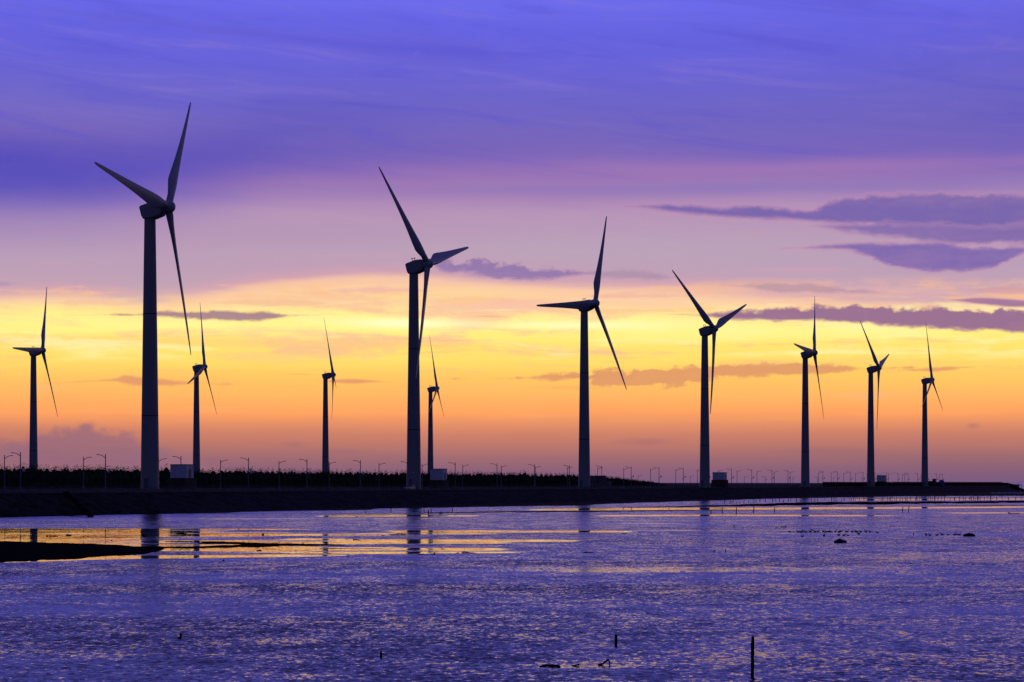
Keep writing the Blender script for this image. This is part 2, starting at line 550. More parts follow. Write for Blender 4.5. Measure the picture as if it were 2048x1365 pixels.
def on_water(x, y, z=0.0):
    Y = F * (CAMZ - z) / (y - HY)
    return Vector(((x - CX) / F * Y, Y, z))


K_EDGE, K_RAIL = 399.0 * 2710, 409.0 * 2710
Z_ROAD, Z_LAND = 4.55, 4.9

# ------------------------------------------------------------------ water
cols_x = np.concatenate([np.array([-9000, -4000, -2000, -1000, -500]), np.linspace(-300, 2350, 190), np.array([2600, 3200, 4500, 7000, 11000])])
ys = np.concatenate([[967.35, 967.8, 968.6, 970, 973, 977, 982], np.linspace(985, 1060, 150), np.linspace(1060.6, 1180, 150), np.linspace(1181.5, 1400, 90),
                     [1450, 1550, 1750, 2200, 3200, 6000]])
gx, gy = np.meshgrid(cols_x, ys)
Yw = F * CAMZ / (gy - HY)
Xw = (gx - CX) / F * Yw
nv = gx.size
W_, H_ = len(cols_x), len(ys)
vco = np.stack([Xw.ravel(), Yw.ravel(), np.zeros(nv)], 1)
idx = np.arange(nv).reshape(H_, W_)
quads = np.stack([idx[1:, :-1], idx[1:, 1:], idx[:-1, 1:], idx[:-1, :-1]], -1).reshape(-1, 4)


def ss(v, a, b):
    t = np.clip((v - a) / (b - a), 0, 1)
    return t * t * (3 - 2 * t)


# sheltered, glassy sheets of water over the flats, laid out in metres: value 1 = mirror calm, 0 = wind ripples
def n2(sx, sy, oz):
    out = np.empty(nv)
    xs_, ys_ = Xw.ravel() * sx, Yw.ravel() * sy
    for i in range(nv):
        out[i] = mnoise.fractal((xs_[i], ys_[i], oz), 0.8, 2.1, 3)
    return out.reshape(gx.shape)


streak = n2(0.006, 0.055, 3.3)          # long low streaks lying along the shore
streak2 = n2(0.02, 0.11, 8.1)
patchy = n2(0.05, 0.05, 5.0)


def band(pts, soft_y=1.2, soft_x=60, amp=3.0):
    """calm strip: pts = (x, top, bottom) along its length, seen from the near shore and laid on the flats"""
    px = np.array([p[0] for p in pts], float)
    t = np.interp(gx, px, [p[1] for p in pts])
    b = np.interp(gx, px, [p[2] for p in pts])
    w = np.clip((gy - 1000) / 90.0, 0.15, 1.0) * amp
    m = ss(gy + streak * w - t, -soft_y * 0.3, soft_y) * ss(b - gy + streak * w, -soft_y * 0.3, soft_y)
    return m * ss(gx, px[0] - soft_x, px[0] + soft_x) * ss(px[-1] - gx, -soft_x, soft_x)


calm = np.zeros(gx.shape)
big = band([(-600, 1053, 1132), (0, 1055, 1126), (330, 1057, 1117), (640, 1057, 1112), (760, 1058, 1108), (930, 1059, 1106), (1020, 1060, 1104)], 1.8, 70, 4)
lace = 1.0 - 0.75 * ss(streak2 + 0.5 * streak, 0.0, 0.3) * ss(gx, -400, 600) - 0.85 * ss(gx, 480, 860) * ss(streak2, -0.35, 0.1)
calm = np.maximum(calm, big * np.clip(lace, 0, 1))
calm = np.maximum(calm, band([(780, 1060.5, 1066), (1020, 1061.5, 1065.5), (1130, 1062, 1065), (1260, 1063, 1065)], 1.2, 50, 2))
calm = np.maximum(calm, 0.75 * band([(640, 1078, 1087), (1020, 1079, 1086), (1170, 1080, 1085)], 2, 50, 3))
calm = np.maximum(calm, 0.7 * band([(640, 1103, 1108), (900, 1103, 1106.5), (1060, 1103, 1106)], 1.5, 60, 2))
calm = np.maximum(calm, band([(640, 1031, 1035), (760, 1029.5, 1034), (900, 1030.5, 1033.5), (960, 1031, 1033)], 0.9, 40, 1.2))
calm = np.maximum(calm, band([(1060, 1018.5, 1021.5), (1180, 1016.5, 1021.2), (1400, 1015.5, 1020.2), (1536, 1015.5, 1020), (1700, 1014.5, 1018.8), (1850, 1014.3, 1017.6), (2060, 1012.7, 1015.8)], 0.9, 60, 0.8))
calm = np.maximum(calm, 0.9 * band([(1190, 1030.5, 1033.5), (1400, 1029.5, 1033), (1720, 1030.3, 1033.3), (1800, 1031, 1033)], 0.9, 50, 1.0))
calm = np.maximum(calm, 0.9 * band([(1700, 998.5, 1002), (1900, 998, 1001), (2060, 997.5, 1000)], 0.8, 40, 0.5))
calm = np.maximum(calm, 0.8 * band([(1880, 1025.5, 1027.5), (1960, 1025, 1027.5), (2100, 1025, 1027)], 0.9, 40, 0.6))
for yy, x0, x1 in ((1042, 1000, 1900), (1061, 1200, 2100), (1047, 850, 1400), (1038, 300, 1000), (1026, 900, 1200), (1068, 1150, 1800)):
    calm = np.maximum(calm, 0.5 * band([(x0, yy - 0.8, yy + 0.9), (x1, yy - 0.8, yy + 0.8)], 0.8, 120, 1.4))
# ruffled lee where the low bright sky still catches
lee = 0.84 * band([(1020, 1130, 1142), (1180, 1128, 1146), (1360, 1130, 1145), (1500, 1132, 1143), (1800, 1126, 1146), (1900, 1128, 1142)], 8, 120, 12) \
    * (1.0 - 0.45 * ss(gx, 1350, 1650))
lee = np.maximum(lee, 0.58 * band([(1640, 1106, 1124), (2300, 1104, 1126)], 8, 160, 10))
lee = np.maximum(lee, 0.80 * band([(980, 1322, 1348), (1160, 1318, 1352), (1320, 1322, 1350)], 14, 120, 24))
lee = np.maximum(lee, 0.42 * band([(900, 1215, 1300), (1200, 1195, 1370), (2500, 1165, 1370)], 40, 300, 40) * (0.6 + 0.8 * np.clip(patchy, -0.5, 0.6)))
lee = np.maximum(lee, 0.22 * band([(-300, 1040, 1052), (2300, 1022, 1070)], 4, 100, 6))
lee = np.maximum(lee, 0.10 + 0.16 * ss(gx, 700, 1900))
calm = np.clip(calm, 0, 1)

me = bpy.data.meshes.new('water')
me.vertices.add(nv)
me.vertices.foreach_set('co', vco.ravel())
me.loops.add(len(quads) * 4)
me.loops.foreach_set('vertex_index', quads.ravel().astype(np.int32))
me.polygons.add(len(quads))
me.polygons.foreach_set('loop_start', np.arange(0, len(quads) * 4, 4, dtype=np.int32))
me.polygons.foreach_set('loop_total', np.full(len(quads), 4, dtype=np.int32))
me.update(calc_edges=True)
at = me.attributes.new('calm', 'FLOAT', 'POINT')
at.data.foreach_set('value', calm.ravel().astype(np.float32))
at = me.attributes.new('lee', 'FLOAT', 'POINT')
at.data.foreach_set('value', np.clip(lee, 0, 1).ravel().astype(np.float32))

wm = bpy.data.materials.new('tidal_water')
wm.use_nodes = True
X.nt = wm.node_tree
nl = wm.node_tree.links
bs = wm.node_tree.nodes['Principled BSDF']
bs.inputs['Base Color'].default_value = (0.014, 0.011, 0.022, 1)
bs.inputs['IOR'].default_value = 1.33
tcw = wm.node_tree.nodes.new('ShaderNodeTexCoord')
sp = wm.node_tree.nodes.new('ShaderNodeSeparateXYZ')
nl.new(tcw.outputs['Object'], sp.inputs[0])
wx, wy = X(sp.outputs[0]), X(sp.outputs[1])
# small wind ripples: slopes straight from noise so that far ripples keep their tilt
r1 = noise_tex(vec(wx * 3.6, wy * 2.7, 0.0), 1.0, 4, 0.62, 0.7)
r2 = noise_tex(vec(wx * 0.33, wy * 0.30, 4.0), 1.0, 2, 0.5, 0.6)
pa = noise_tex(vec(wx * 0.018, wy * 0.045, 9.0), 1.0, 3, 0.55, 0.3)
atn = wm.node_tree.nodes.new('ShaderNodeAttribute')
atn.attribute_name = 'calm'
cn = noise_tex(vec(wx * 0.10, wy * 0.42, 13.0), 1.0, 4, 0.6, 0.4)
cal = sstep(X(atn.outputs['Fac']) + (X(cn.outputs[0]) - 0.5) * 1.2, 0.26, 0.74)
atl = wm.node_tree.nodes.new('ShaderNodeAttribute')
atl.attribute_name = 'lee'
ln_ = noise_tex(vec(wx * 0.55, wy * 0.75, 17.0), 1.0, 3, 0.6, 0.5)
leev = X(atl.outputs['Fac']) * (0.50 + 0.55 * sstep(X(ln_.outputs[0]), 0.36, 0.62))


def slopes(n):
    s_ = wm.node_tree.nodes.new('ShaderNodeSeparateColor')
    nl.new(n.outputs['Color'], s_.inputs[0])
    return X(s_.outputs[0]) - 0.5, X(s_.outputs[1]) - 0.5


a1, b1 = slopes(r1)
a2, b2 = slopes(r2)
rip = (1.0 - cal) * (1.0 - leev * 0.35) * (0.5 + sstep(X(pa.outputs[0]), 0.32, 0.68) * 0.85)
kx, ky = 0.56, 0.86
# the faces of the ripples turned to the open flats stand higher than their backs
nx = (a1 * kx + a2 * 0.20) * (rip + cal * (0.030 + 0.10 * sstep(wx, -42.0, -18.0)))
ny = (b1 * ky + b2 * 0.24) * (rip + cal * (0.085 + 0.05 * sstep(wx, -42.0, -18.0))) - (1.0 - cal) * (1.0 - leev) * (0.112 + 0.05 * sstep(X(pa.outputs[0]), 0.32, 0.68)) - cal * (0.0022 + 0.0075 * sstep(wy, 230, 440))
nn = wm.node_tree.nodes.new('ShaderNodeVectorMath')
nn.operation = 'NORMALIZE'
nl.new(vec(nx, ny, 1.0), nn.inputs[0])
nl.new(nn.outputs[0], bs.inputs['Normal'])
nl.new((0.095 - cal * 0.060).s, bs.inputs['Roughness'])
me.materials.append(wm)
water = bpy.data.objects.new('water', me)
C.objects.link(water)
tag(water, kind='structure')

# ------------------------------------------------------------------ embankment, road and land behind it
shore = [(-700, 1075), (-300, 1044), (0, 1035.5), (100, 1033), (256, 1029.5), (380, 1027.5), (455, 1026.5), (480, 1024.5), (560, 1022.5), (738, 1020.5), (752, 1017.5),
         (900, 1015.5), (1024, 1013.2), (1170, 1011.5), (1200, 1009), (1280, 1006), (1380, 1003), (1536, 998), (1740, 994.6), (1800, 993.2), (1900, 992.6), (2048, 992.2), (2090, 992.2)]
sxp = np.array([p[0] for p in shore], float)
syp = np.array([p[1] for p in shore], float)
ex = np.concatenate([np.arange(-700, -50, 25), np.arange(-50, 2075, 5)]).astype(float)
rows = []
for x in ex:
    ysh = np.interp(x, sxp, syp) + 0.5 * mnoise.noise((x * 0.03, 0, 1.0)) + 0.35 * mnoise.noise((x * 0.13, 0, 5.0))
    Ysh = F * CAMZ / (ysh - HY)
    P = XINF - x
    endf = float(ss(np.array(x), 2006, 2052))     # the breakwater head dips into the sea
    col_ = []

    def put(Y, z):
        col_.append(((x - CX) / F * Y, Y, z))
    Yt = (378.0 * 2710) / P
    Yt = max(Yt, Ysh + 1.5)
    Ye, Yr = K_EDGE / P, K_RAIL / P
    Ye = max(Ye, Yt + 4)
    low = 1.0 - endf
    put(Ysh - 6, -0.8)
    put(Ysh, 0.03)
    for k in range(1, 4):
        q = k / 4
        put(Ysh + (Yt - Ysh) * q, 0.06 + 0.35 * q + 0.15 * mnoise.noise((x * 0.05, k, 2)))
    put(Yt, 0.45)
    for k in range(1, 8):
        q = k / 8
        put(Yt + (Ye - Yt) * q, (0.45 + (Z_ROAD - 0.55) * (q ** 0.9)) * low + 0.28 * mnoise.noise((x * 0.21, k * 0.9, 4)) * (1 if 0 < k < 7 else 0) - endf * 1.2 * q)
    put(Ye, Z_ROAD * low - endf)
    put(Ye + (Yr - Ye) * 0.97, Z_ROAD * low - endf)
    put(Yr, Z_LAND * low - endf)
    for KK, z in ((1.3e6, Z_LAND), (1.7e6, Z_LAND), (2.2e6, Z_LAND), (3.2e6, Z_LAND + 0.6), (5.0e6, 7.2), (6.0e6, 6.9), (6.6e6, -0.6)):
        put(max(KK / P, Yr + 1), z * low - endf * 1.5)
    rows.append(col_)
mb = MB()
n = len(rows[0])
mb.v = [p for r in rows for p in r]
for i in range(len(rows) - 1):
    for j in range(n - 1):
        mb.f.append((i * n + j, (i + 1) * n + j, (i + 1) * n + j + 1, i * n + j + 1))
tag(mb.build('embankment', M['embank'], angle=60), kind='structure')
# kerbed concrete lip along the seaward edge of the road
mb = MB()
for x in np.arange(-300, 1985, 40):
    a, b = on_line(K_EDGE + 1200, x), on_line(K_EDGE + 1200, x + 40)
    nrm = Vector((-DIR.y, DIR.x, 0)) * 0.25
    o = len(mb.v)
    for p in (a, b):
        for s_, z in ((1, Z_ROAD - 0.6), (1, Z_ROAD + 0.25), (-1, Z_ROAD + 0.25), (-1, Z_ROAD - 0.6)):
            q = p + nrm * s_
            mb.v.append((q.x, q.y, z))
    for k in range(4):
        mb.f.append((o + k, o + (k + 1) % 4, o + 4 + (k + 1) % 4, o + 4 + k))
tag(mb.build('kerb', M['concrete'], angle=30), kind='structure')

# concrete steps down the slope
st = thing('stairs', 'narrow dark steps running diagonally down the embankment on the far left', 'stairs', on_line(K_EDGE, 132, Z_ROAD))
p0 = on_line(K_EDGE - 300, 132, Z_ROAD + 0.25)
p1 = on_water(181, 1029.5, 0.55)
mb = MB()
for k in range(26):
    q = k / 25
    p = p0.lerp(p1, q) - st.location
    mb.box(p.x - 0.5, p.x + 0.5, p.y - 0.55, p.y + 0.55, p.z - 0.5, p.z + 0.10)
mb.build('step', M['embank'], st, smooth=False)
# ------------------------------------------------------------------ mud bars
def bar(name_label, top, bot, h, name='sandbar'):
    xs = np.arange(min(top[0][0], bot[0][0]), max(top[-1][0], bot[-1][0]) + 0.1, 6.0)
    t = np.interp(xs, [p[0] for p in top], [p[1] for p in top])
    b = np.interp(xs, [p[0] for p in bot], [p[1] for p in bot])
    mb = MB()
    NN = 9
    for i, x in enumerate(xs):
        wd = min(1.0, max(0.25, (b[i] - t[i]) / 6.0))
        e = (0.9 * mnoise.noise((x * 0.035, 1.0, t[0])) + 0.6 * mnoise.noise((x * 0.13, 3.0, t[0]))) * wd * 1.3
        e2 = (1.0 * mnoise.noise((x * 0.03, 7.0, t[0])) + 0.6 * mnoise.noise((x * 0.11, 9.0, t[0]))) * wd * 1.6
        tt = t[i] + e * 0.8
        bb = max(b[i] + e2, tt + 0.12)
        A, B = on_water(x, bb), on_water(x, tt)
        for k in range(NN):
            q = k / (NN - 1)
            p = A.lerp(B, q)
            z = -0.05 + (h + 0.05) * math.sin(math.pi * q) ** 0.5 * (0.75 + 0.35 * mnoise.noise((p.x * 0.12, p.y * 0.06, 2.0)))
            mb.v.append((p.x, p.y, z))
    for i in range(len(xs) - 1):
        for k in range(NN - 1):
            mb.f.append((i * NN + k, (i + 1) * NN + k, (i + 1) * NN + k + 1, i * NN + k + 1))
    o = mb.build(name, M['mud'], angle=80)
    tag(o, name_label, 'sandbar', kind='structure')


bar('large dark mud bar at the left edge of the flats',
    [(-260, 1078), (0, 1081), (70, 1083), (130, 1085), (230, 1088.4), (266, 1091.5), (300, 1092.5), (330, 1096)],
    [(-260, 1134), (0, 1129), (75, 1124), (150, 1121), (200, 1116), (250, 1113), (290, 1110), (318, 1103), (330, 1097.5)], 0.20)
bar('thin ragged mud bar in the calm water', [(300, 1092), (370, 1093.6), (410, 1092), (440, 1090.4), (500, 1088.6), (560, 1089.4)],
    [(300, 1097), (370, 1098), (410, 1097.4), (440, 1096.4), (500, 1096), (560, 1094.4)], 0.09)
bar('upper thin mud streak in the calm water', [(395, 1086), (425, 1082.4), (450, 1083.6), (500, 1084.8), (560, 1086.6), (640, 1088.4), (690, 1090)],
    [(395, 1088.4), (425, 1088.8), (450, 1089.2), (500, 1090.8), (560, 1093), (640, 1092.4), (690, 1091.6)], 0.09)
bar('short dark mud streak above the ragged bar', [(330, 1083.4), (380, 1082.8), (450, 1083.6)], [(330, 1084.4), (380, 1085), (450, 1084.2)], 0.05)
bar('dark mud line left of the mirrored tower', [(120, 1073.6), (200, 1074), (300, 1074.6), (360, 1075)], [(120, 1074.6), (200, 1075.4), (300, 1075.8), (360, 1075.4)], 0.04)
bar('mud line at the far edge of the calm flats', [(470, 1060.4), (560, 1061.2), (640, 1062), (740, 1061.4), (850, 1062)], [(470, 1061.2), (560, 1062.6), (640, 1063), (740, 1062.8), (850, 1062.4)], 0.04)
bar('long thin mud bar off the embankment', [(835, 1026), (870, 1024.4), (910, 1023.8), (1000, 1022.8), (1150, 1021.6), (1300, 1020.8), (1420, 1019.9), (1520, 1020)],
    [(835, 1026.5), (870, 1026.6), (1000, 1026.2), (1150, 1024.9), (1300, 1023.5), (1420, 1022), (1520, 1020.8)], 0.05)
bar('broad mud bar below the stakes', [(1240, 1015.6), (1380, 1012), (1460, 1009.8), (1500, 1008.3), (1560, 1006), (1640, 1004.4), (1750, 1003.4), (1900, 1002.6), (2090, 1000.8)],
    [(1240, 1016), (1380, 1015), (1450, 1014), (1560, 1012.4), (1640, 1011.4), (1740, 1010), (1850, 1008.5), (2090, 1006.5)], 0.10)
bar('thin mud streak at the right edge', [(1870, 1011.2), (1960, 1010.4), (2090, 1009.6)], [(1870, 1011.6), (1960, 1012), (2090, 1011.6)], 0.05)
bar('faint mud streak under the calm water', [(640, 1097), (700, 1096.6), (770, 1097.2)], [(640, 1098.6), (700, 1098), (770, 1097.6)], 0.04)

# ------------------------------------------------------------------ wind turbines
HUBZ = CAMZ + 65.3
TILT = 0.075
TURB = [  # tower bearing, distance, yaw, phase, blade length, three blade bends, hub height offset
    ('A', 67, 977.5, -5.9, 28.3, 37.94, (1.52, 1.47, 1.55), -0.42),
    ('B', 300, 468.5, -12.6, 37.8, 36.83, (1.18, 2.43, 1.70), -0.74),
    ('C', 393, 1116.0, -4.7, 12.9, 38.26, (1.86, 1.49, 1.55), -0.32),
    ('D', 651, 1203.8, 0.5, -19.6, 36.77, (2.11, 1.40, 0.98), -0.07),
    ('E', 827.5, 591.0, -23.0, -44.3, 35.89, (1.65, 1.69, 1.90), -0.72),
    ('F', 861, 1375.8, -7.5, 0.7, 37.55, (2.70, 1.93, 1.90), -0.02),
    ('G', 1168.5, 724.3, -33.1, 24.9, 37.50, (1.82, 1.50, 1.82), -0.38),
    ('H', 1409.5, 836.1, -35.0, -51.0, 36.34, (2.28, 1.99, 1.51), -1.00),
    ('I', 1610.5, 992.5, -21.1, 33.7, 36.86, (2.03, 1.15, 1.71), -0.73),
    ('J', 1741.5, 1125.6, -24.6, -46.1, 36.68, (2.08, 1.94, 1.63), -0.59),
    ('K', 1849.5, 1274.6, -23.6, 0.6, 37.21, (1.34, 0.85, 0.90), 0.57)]
TLAB = {
    'A': 'leftmost wind turbine, its base behind the trees and one blade level to the left',
    'B': 'largest and nearest wind turbine, its left blade raised and sweeping over the nacelle',
    'C': 'small wind turbine just right of the largest one, one blade crossing its tower',
    'D': 'wind turbine standing alone in the left half, two blades hanging close together',
    'E': 'second tallest wind turbine, its lower blade crossing the tower edge',
    'F': 'smallest hindmost wind turbine, close beside the tower of the second tallest',
    'G': 'wind turbine right of centre with one blade level to the left',
    'H': 'wind turbine with two blades in a wide V beside a white shed',
    'I': 'wind turbine third from the right with a short blade tilted left',
    'J': 'wind turbine second from the right with a short blade raised to the right',
    'K': 'rightmost wind turbine, one blade upright and two hanging down'}


def blade_mesh():
    mb = MB()
    st_ = [0.0, 0.9, 1.8, 2.8, 4.0, 5.4, 7.0, 9, 12, 15, 18, 21, 24, 27, 30, 32.5, 34.5, 36.0, 36.7, 37.0]
    ch = [1.75, 1.75, 1.75, 1.95, 2.5, 3.05, 3.35, 3.25, 2.85, 2.5, 2.2, 1.93, 1.68, 1.45, 1.22, 1.03, 0.86, 0.68, 0.45, 0.12]
    th = [1.75, 1.75, 1.72, 1.55, 1.35, 1.15, 0.98, 0.82, 0.64, 0.52, 0.43, 0.36, 0.30, 0.25, 0.20, 0.17, 0.13, 0.10, 0.06, 0.02]
    N = 20
    for r, c, t in zip(st_, ch, th):
        bl = min(1, max(0, (r - 1.8) / 4.5))            # circle -> aerofoil
        tw = math.radians(15.0 * (1 - min(1, r / 30)) ** 1.4 + 3.0) * bl
        bend = -0.55 * (r / 37.0) ** 2 + 0.55 * (r / 37.0)
        ring = []
        for k in range(N):
            a = 2 * math.pi * k / N
            u = 0.5 * (1 - math.cos(a))                   # 0 leading edge .. 1 trailing edge
            ci = (0.5 * c * math.cos(a), 0.5 * t * math.sin(a))
            yt = 5 * t * (0.2969 * math.sqrt(max(u, 0)) - 0.126 * u - 0.3516 * u * u + 0.2843 * u ** 3 - 0.1036 * u ** 4)
            af = (c * (0.33 - u), (1 if math.sin(a) >= 0 else -1) * yt)
            y = ci[0] * (1 - bl) + af[0] * bl
            x = ci[1] * (1 - bl) + af[1] * bl
            ring.append((x * math.cos(tw) + y * math.sin(tw) + bend, y * math.cos(tw) - x * math.sin(tw), r + 0.0))
        mb.v.extend(ring)
    for j in range(len(st_) - 1):
        for k in range(N):
            k2 = (k + 1) % N
            mb.f.append((j * N + k, j * N + k2, (j + 1) * N + k2, (j + 1) * N + k))
    mb.f.append(tuple(range(N))[::-1])
    mb.f.append(tuple((len(st_) - 1) * N + k for k in range(N)))
    return mb


def tower_mesh(h, lo=0.0):
    prof = []
    for z in np.linspace(0, h, 24):
        q = z / h
        prof.append((2.18 - 0.86 * q ** 1.05, z))
    return prof


def hub_frame(dzh):
    """rotor axis frame in the turbine's own axes (x along the shaft, y across, z up)"""
    return Matrix.Translation((0, 0, HUBZ - Z_LAND + dzh)) @ Matrix.Rotation(-TILT, 4, 'Y')


TH = HUBZ - Z_LAND - 2.45
bpy_tower = None
proto = {}
for (nm, tx, Y, yaw, ph, L, bends, dzh) in TURB:
    base = Vector(((tx - CX) / F * Y, Y, Z_LAND))
    root = thing('wind_turbine', TLAB[nm], 'wind turbine', base, math.radians(yaw), 'wind turbines along the shore')
    HF = hub_frame(dzh)
    if not proto:
        mb = MB(); mb.lathe(tower_mesh(TH), 40); tw = mb.build('tower', M['tower'], root, angle=50)
        for z in (17.8, 42.0):
            q = z / TH
            r = 2.18 - 0.86 * q ** 1.05
            mb = MB(); mb.lathe([(r - 0.02, z - 0.13), (r + 0.012, z - 0.12), (r + 0.012, z + 0.12), (r - 0.02, z + 0.13)], 40, cap=False)
            mb.build('flange_ring', M['dark'], tw)
        mb = MB(); mb.box(-0.5, 0.5, -2.24, -2.1, 0.7, 2.9); mb.build('door', M['lamp'], tw, smooth=False, bevel=0.04)
        prof = [(-2.15, 0.55), (-1.6, 0.85), (1.2, 1.45), (3.25, 1.45), (3.45, 1.0), (3.45, -1.35), (2.9, -1.9), (0.9, -2.45), (-1.35, -2.45), (-1.75, -1.6)]
        mb = MB(); mb.prism(prof, -1.65, 1.65); na = mb.build('nacelle', M['nacelle'], root, bevel=0.28)
        mb = MB()
        for dxx in (-0.55, 0.25):
            mb.tube([(dxx, 0.3, 1.05), (dxx, 0.3, 2.2)], 0.07, 6)
            mb.tube([(dxx - 0.25, 0.3, 2.2), (dxx + 0.25, 0.3, 2.25)], [0.12, 0.16], 6)
        mb.tube([(-0.55, 0.3, 1.6), (0.25, 0.3, 1.6)], 0.05, 6)
        mb.build('weather_mast', M['dark'], na)
        prof = [(1.25, 3.3), (1.45, 3.6), (1.52, 4.2), (1.5, 4.9), (1.38, 5.4), (1.1, 5.85), (0.72, 6.15), (0.3, 6.3), (0.02, 6.33)]
        mb = MB(); mb.lathe(prof, 32, 'X'); hb = mb.build('spinner', M['blade'], root, angle=60)
        bm = blade_mesh().build('blade', M['blade'], None, angle=60)
        proto = dict(tower=tw, nacelle=na, spinner=hb, blade=bm)
        parts = [tw, na, hb]
    else:
        parts = []
        for key in ('tower', 'nacelle', 'spinner'):
            c = proto[key].copy(); C.objects.link(c); c.parent = root
            for ch in proto[key].children:
                k = ch.copy(); C.objects.link(k); k.parent = c
            parts.append(c)
    parts[0].scale = (1, 1, (TH + dzh) / TH)
    parts[1].matrix_local = HF
    parts[2].matrix_local = HF
    for k in range(3):
        b = proto['blade'] if nm == 'A' and k == 0 else proto['blade'].copy()
        if b is not proto['blade']:
            C.objects.link(b)
        b.parent = root
        t = math.radians(ph) + k * 2 * math.pi / 3
        cone = -bends[k] / L
        b.matrix_local = HF @ Matrix.Translation((4.6, 0, 0)) @ Matrix.Rotation(-t, 4, 'X') @ Matrix.Rotation(cone, 4, 'Y') \
            @ Matrix.Translation((0, 0, 0.4)) @ Matrix.Diagonal((1, 1, (L - 0.4) / 37.0, 1))
    if nm == 'E':
        mb = MB(); mb.lathe([(0.02, -0.2), (0.2, -0.15), (0.24, 0), (0.2, 0.15), (0.02, 0.2)], 12)
        lm = mb.build('wall_lamp', M['lantern'], parts[0])
        R_ = Matrix.Rotation(-math.radians(yaw), 4, 'Z')
        v = R_ @ Vector((0.0, -2.22, 0))
        lm.location = (v.x, v.y, CAMZ + 3.1 - Z_LAND)

# ------------------------------------------------------------------ equipment sheds at the turbine feet
def shed(label, x, Y, w, dpt, zt, zb, pz):
    base = Vector(((x - CX) / F * Y, Y, Z_LAND))
    r = thing('equipment_shed', label, 'shed', base, math.radians(-24), 'equipment sheds beside the turbines')
    zl = zb - Z_LAND
    mb = MB(); mb.box(-w / 2 - 0.45, w / 2 + 0.45, -dpt / 2 - 0.45, dpt / 2 + 0.45, -0.2, zl); mb.build('plinth', M['plinth'], r, smooth=False, bevel=0.06)
    mb = MB(); mb.box(-w / 2, w / 2, -dpt / 2, dpt / 2, zl + 0.003, zt - Z_LAND - 0.12); wl_ = mb.build('wall', M['shed'], r, smooth=False, bevel=0.03)
    mb = MB(); mb.box(-w / 2 - 0.1, w / 2 + 0.1, -dpt / 2 - 0.1, dpt / 2 + 0.1, zt - Z_LAND - 0.117, zt - Z_LAND); mb.build('roof', M['lamp'], r, smooth=False, bevel=0.02)
    mb = MB(); mb.box(w / 2 + 0.005, w / 2 + 0.05, -0.5, 0.5, zl + 0.1, zl + 2.2); mb.build('door', M['lamp'], wl_, smooth=False, bevel=0.02)
    mb = MB(); mb.box(w * 0.18, w * 0.3, -dpt / 2 - 0.12, -dpt / 2 - 0.005, zt - Z_LAND - 1.75, zt - Z_LAND - 1.55); mb.build('vent', M['lantern'], wl_, smooth=False, bevel=0.02)
    return r


shed('white flat-roofed shed right of the largest turbine tower', 364, 492, 4.6, 3.4, CAMZ + 4.70, CAMZ + 1.3, 0)
shed('white flat-roofed shed right of the second tallest turbine tower', 877.5, 620, 4.3, 3.2, CAMZ + 4.55, CAMZ + 1.0, 0)
shed('white flat-roofed shed right of the turbine with a wide V of blades', 1439.5, 868, 5.4, 3.6, CAMZ + 4.8, CAMZ + 1.5, 0)
shed('small blue-white shed right of the second turbine from the right', 1763, 1160, 4.8, 3.2, CAMZ + 4.7, CAMZ + 1.1, 0)
# low dark house by the turbine right of centre
r = thing('utility_hut', 'low dark flat-roofed hut right of the turbine right of centre', 'hut', Vector(((1196 - CX) / F * 755, 755, Z_LAND)), math.radians(-24))
mb = MB(); mb.box(-2.6, 2.6, -2, 2, 0, 4.3); w_ = mb.build('wall', M['concrete'], r, smooth=False, bevel=0.05)
mb = MB(); mb.box(-2.9, 2.9, -2.3, 2.3, 4.303, 4.55); mb.build('roof', M['concrete'], r, smooth=False, bevel=0.05)
mb = MB(); mb.box(0.3, 1.2, -2.04, -2.003, 1.8, 2.8); mb.build('window', M['glass'], w_, smooth=False)
mb = MB(); mb.box(2.75, 4.9, -1.7, 1.9, 0, 2.55); an = mb.build('annex', M['concrete'], r, smooth=False, bevel=0.05)
mb = MB(); mb.box(4.1, 4.8, -1.76, -1.703, 1.1, 2.45); mb.build('door', M['lamp'], an, smooth=False, bevel=0.02)
r = thing('utility_hut', 'small brown hut with an overhanging flat roof right of the rightmost turbine', 'hut', Vector(((1868.5 - CX) / F * 1300, 1300, Z_LAND)), math.radians(-24))
mb = MB(); mb.box(-1.0, 1.0, -1, 1, 0, 4.3); mb.build('wall', M['plinth'], r, smooth=False, bevel=0.04)
mb = MB(); mb.box(-1.3, 1.3, -1.3, 1.3, 4.303, 4.6); mb.build('roof', M['plinth'], r, smooth=False, bevel=0.04)
mb = MB(); mb.box(-4.4, -1.15, -1.2, 1.2, 0, 3.2); mb.build('annex', M['plinth'], r, smooth=False, bevel=0.04)
r = thing('domed_hut', 'tiny blue round-topped hut behind the seawall right of the rightmost turbine', 'hut', Vector(((1883 - CX) / F * 1330, 1330, Z_LAND)))
mb = MB(); mb.lathe([(1.9, 0), (1.9, 2.6), (1.6, 3.4), (1.0, 3.9), (0.3, 4.1), (0.02, 4.12)], 20); mb.build('shell', M['blue'], r)
mb = MB(); mb.box(-0.5, 0.5, -1.97, -1.85, 0.1, 2.1); mb.build('door', M['lamp'], r, smooth=False)
for gi, (gx_, Yg, lb) in enumerate(((390, 478, 'pale gate post beside the shed of the largest turbine'), (894, 600, 'pale gate post beside the shed of the second tallest turbine'))):
    mb = MB(); mb.box(-0.28, 0.28, -0.28, 0.28, 0, 2.7); mb.box(-0.36, 0.36, -0.36, 0.36, 2.7, 2.9)
    o = mb.build('gate_post', M['concrete'], smooth=False, bevel=0.03)
    o.location = ((gx_ - CX) / F * Yg, Yg, Z_LAND)
    tag(o, lb, 'gate post')

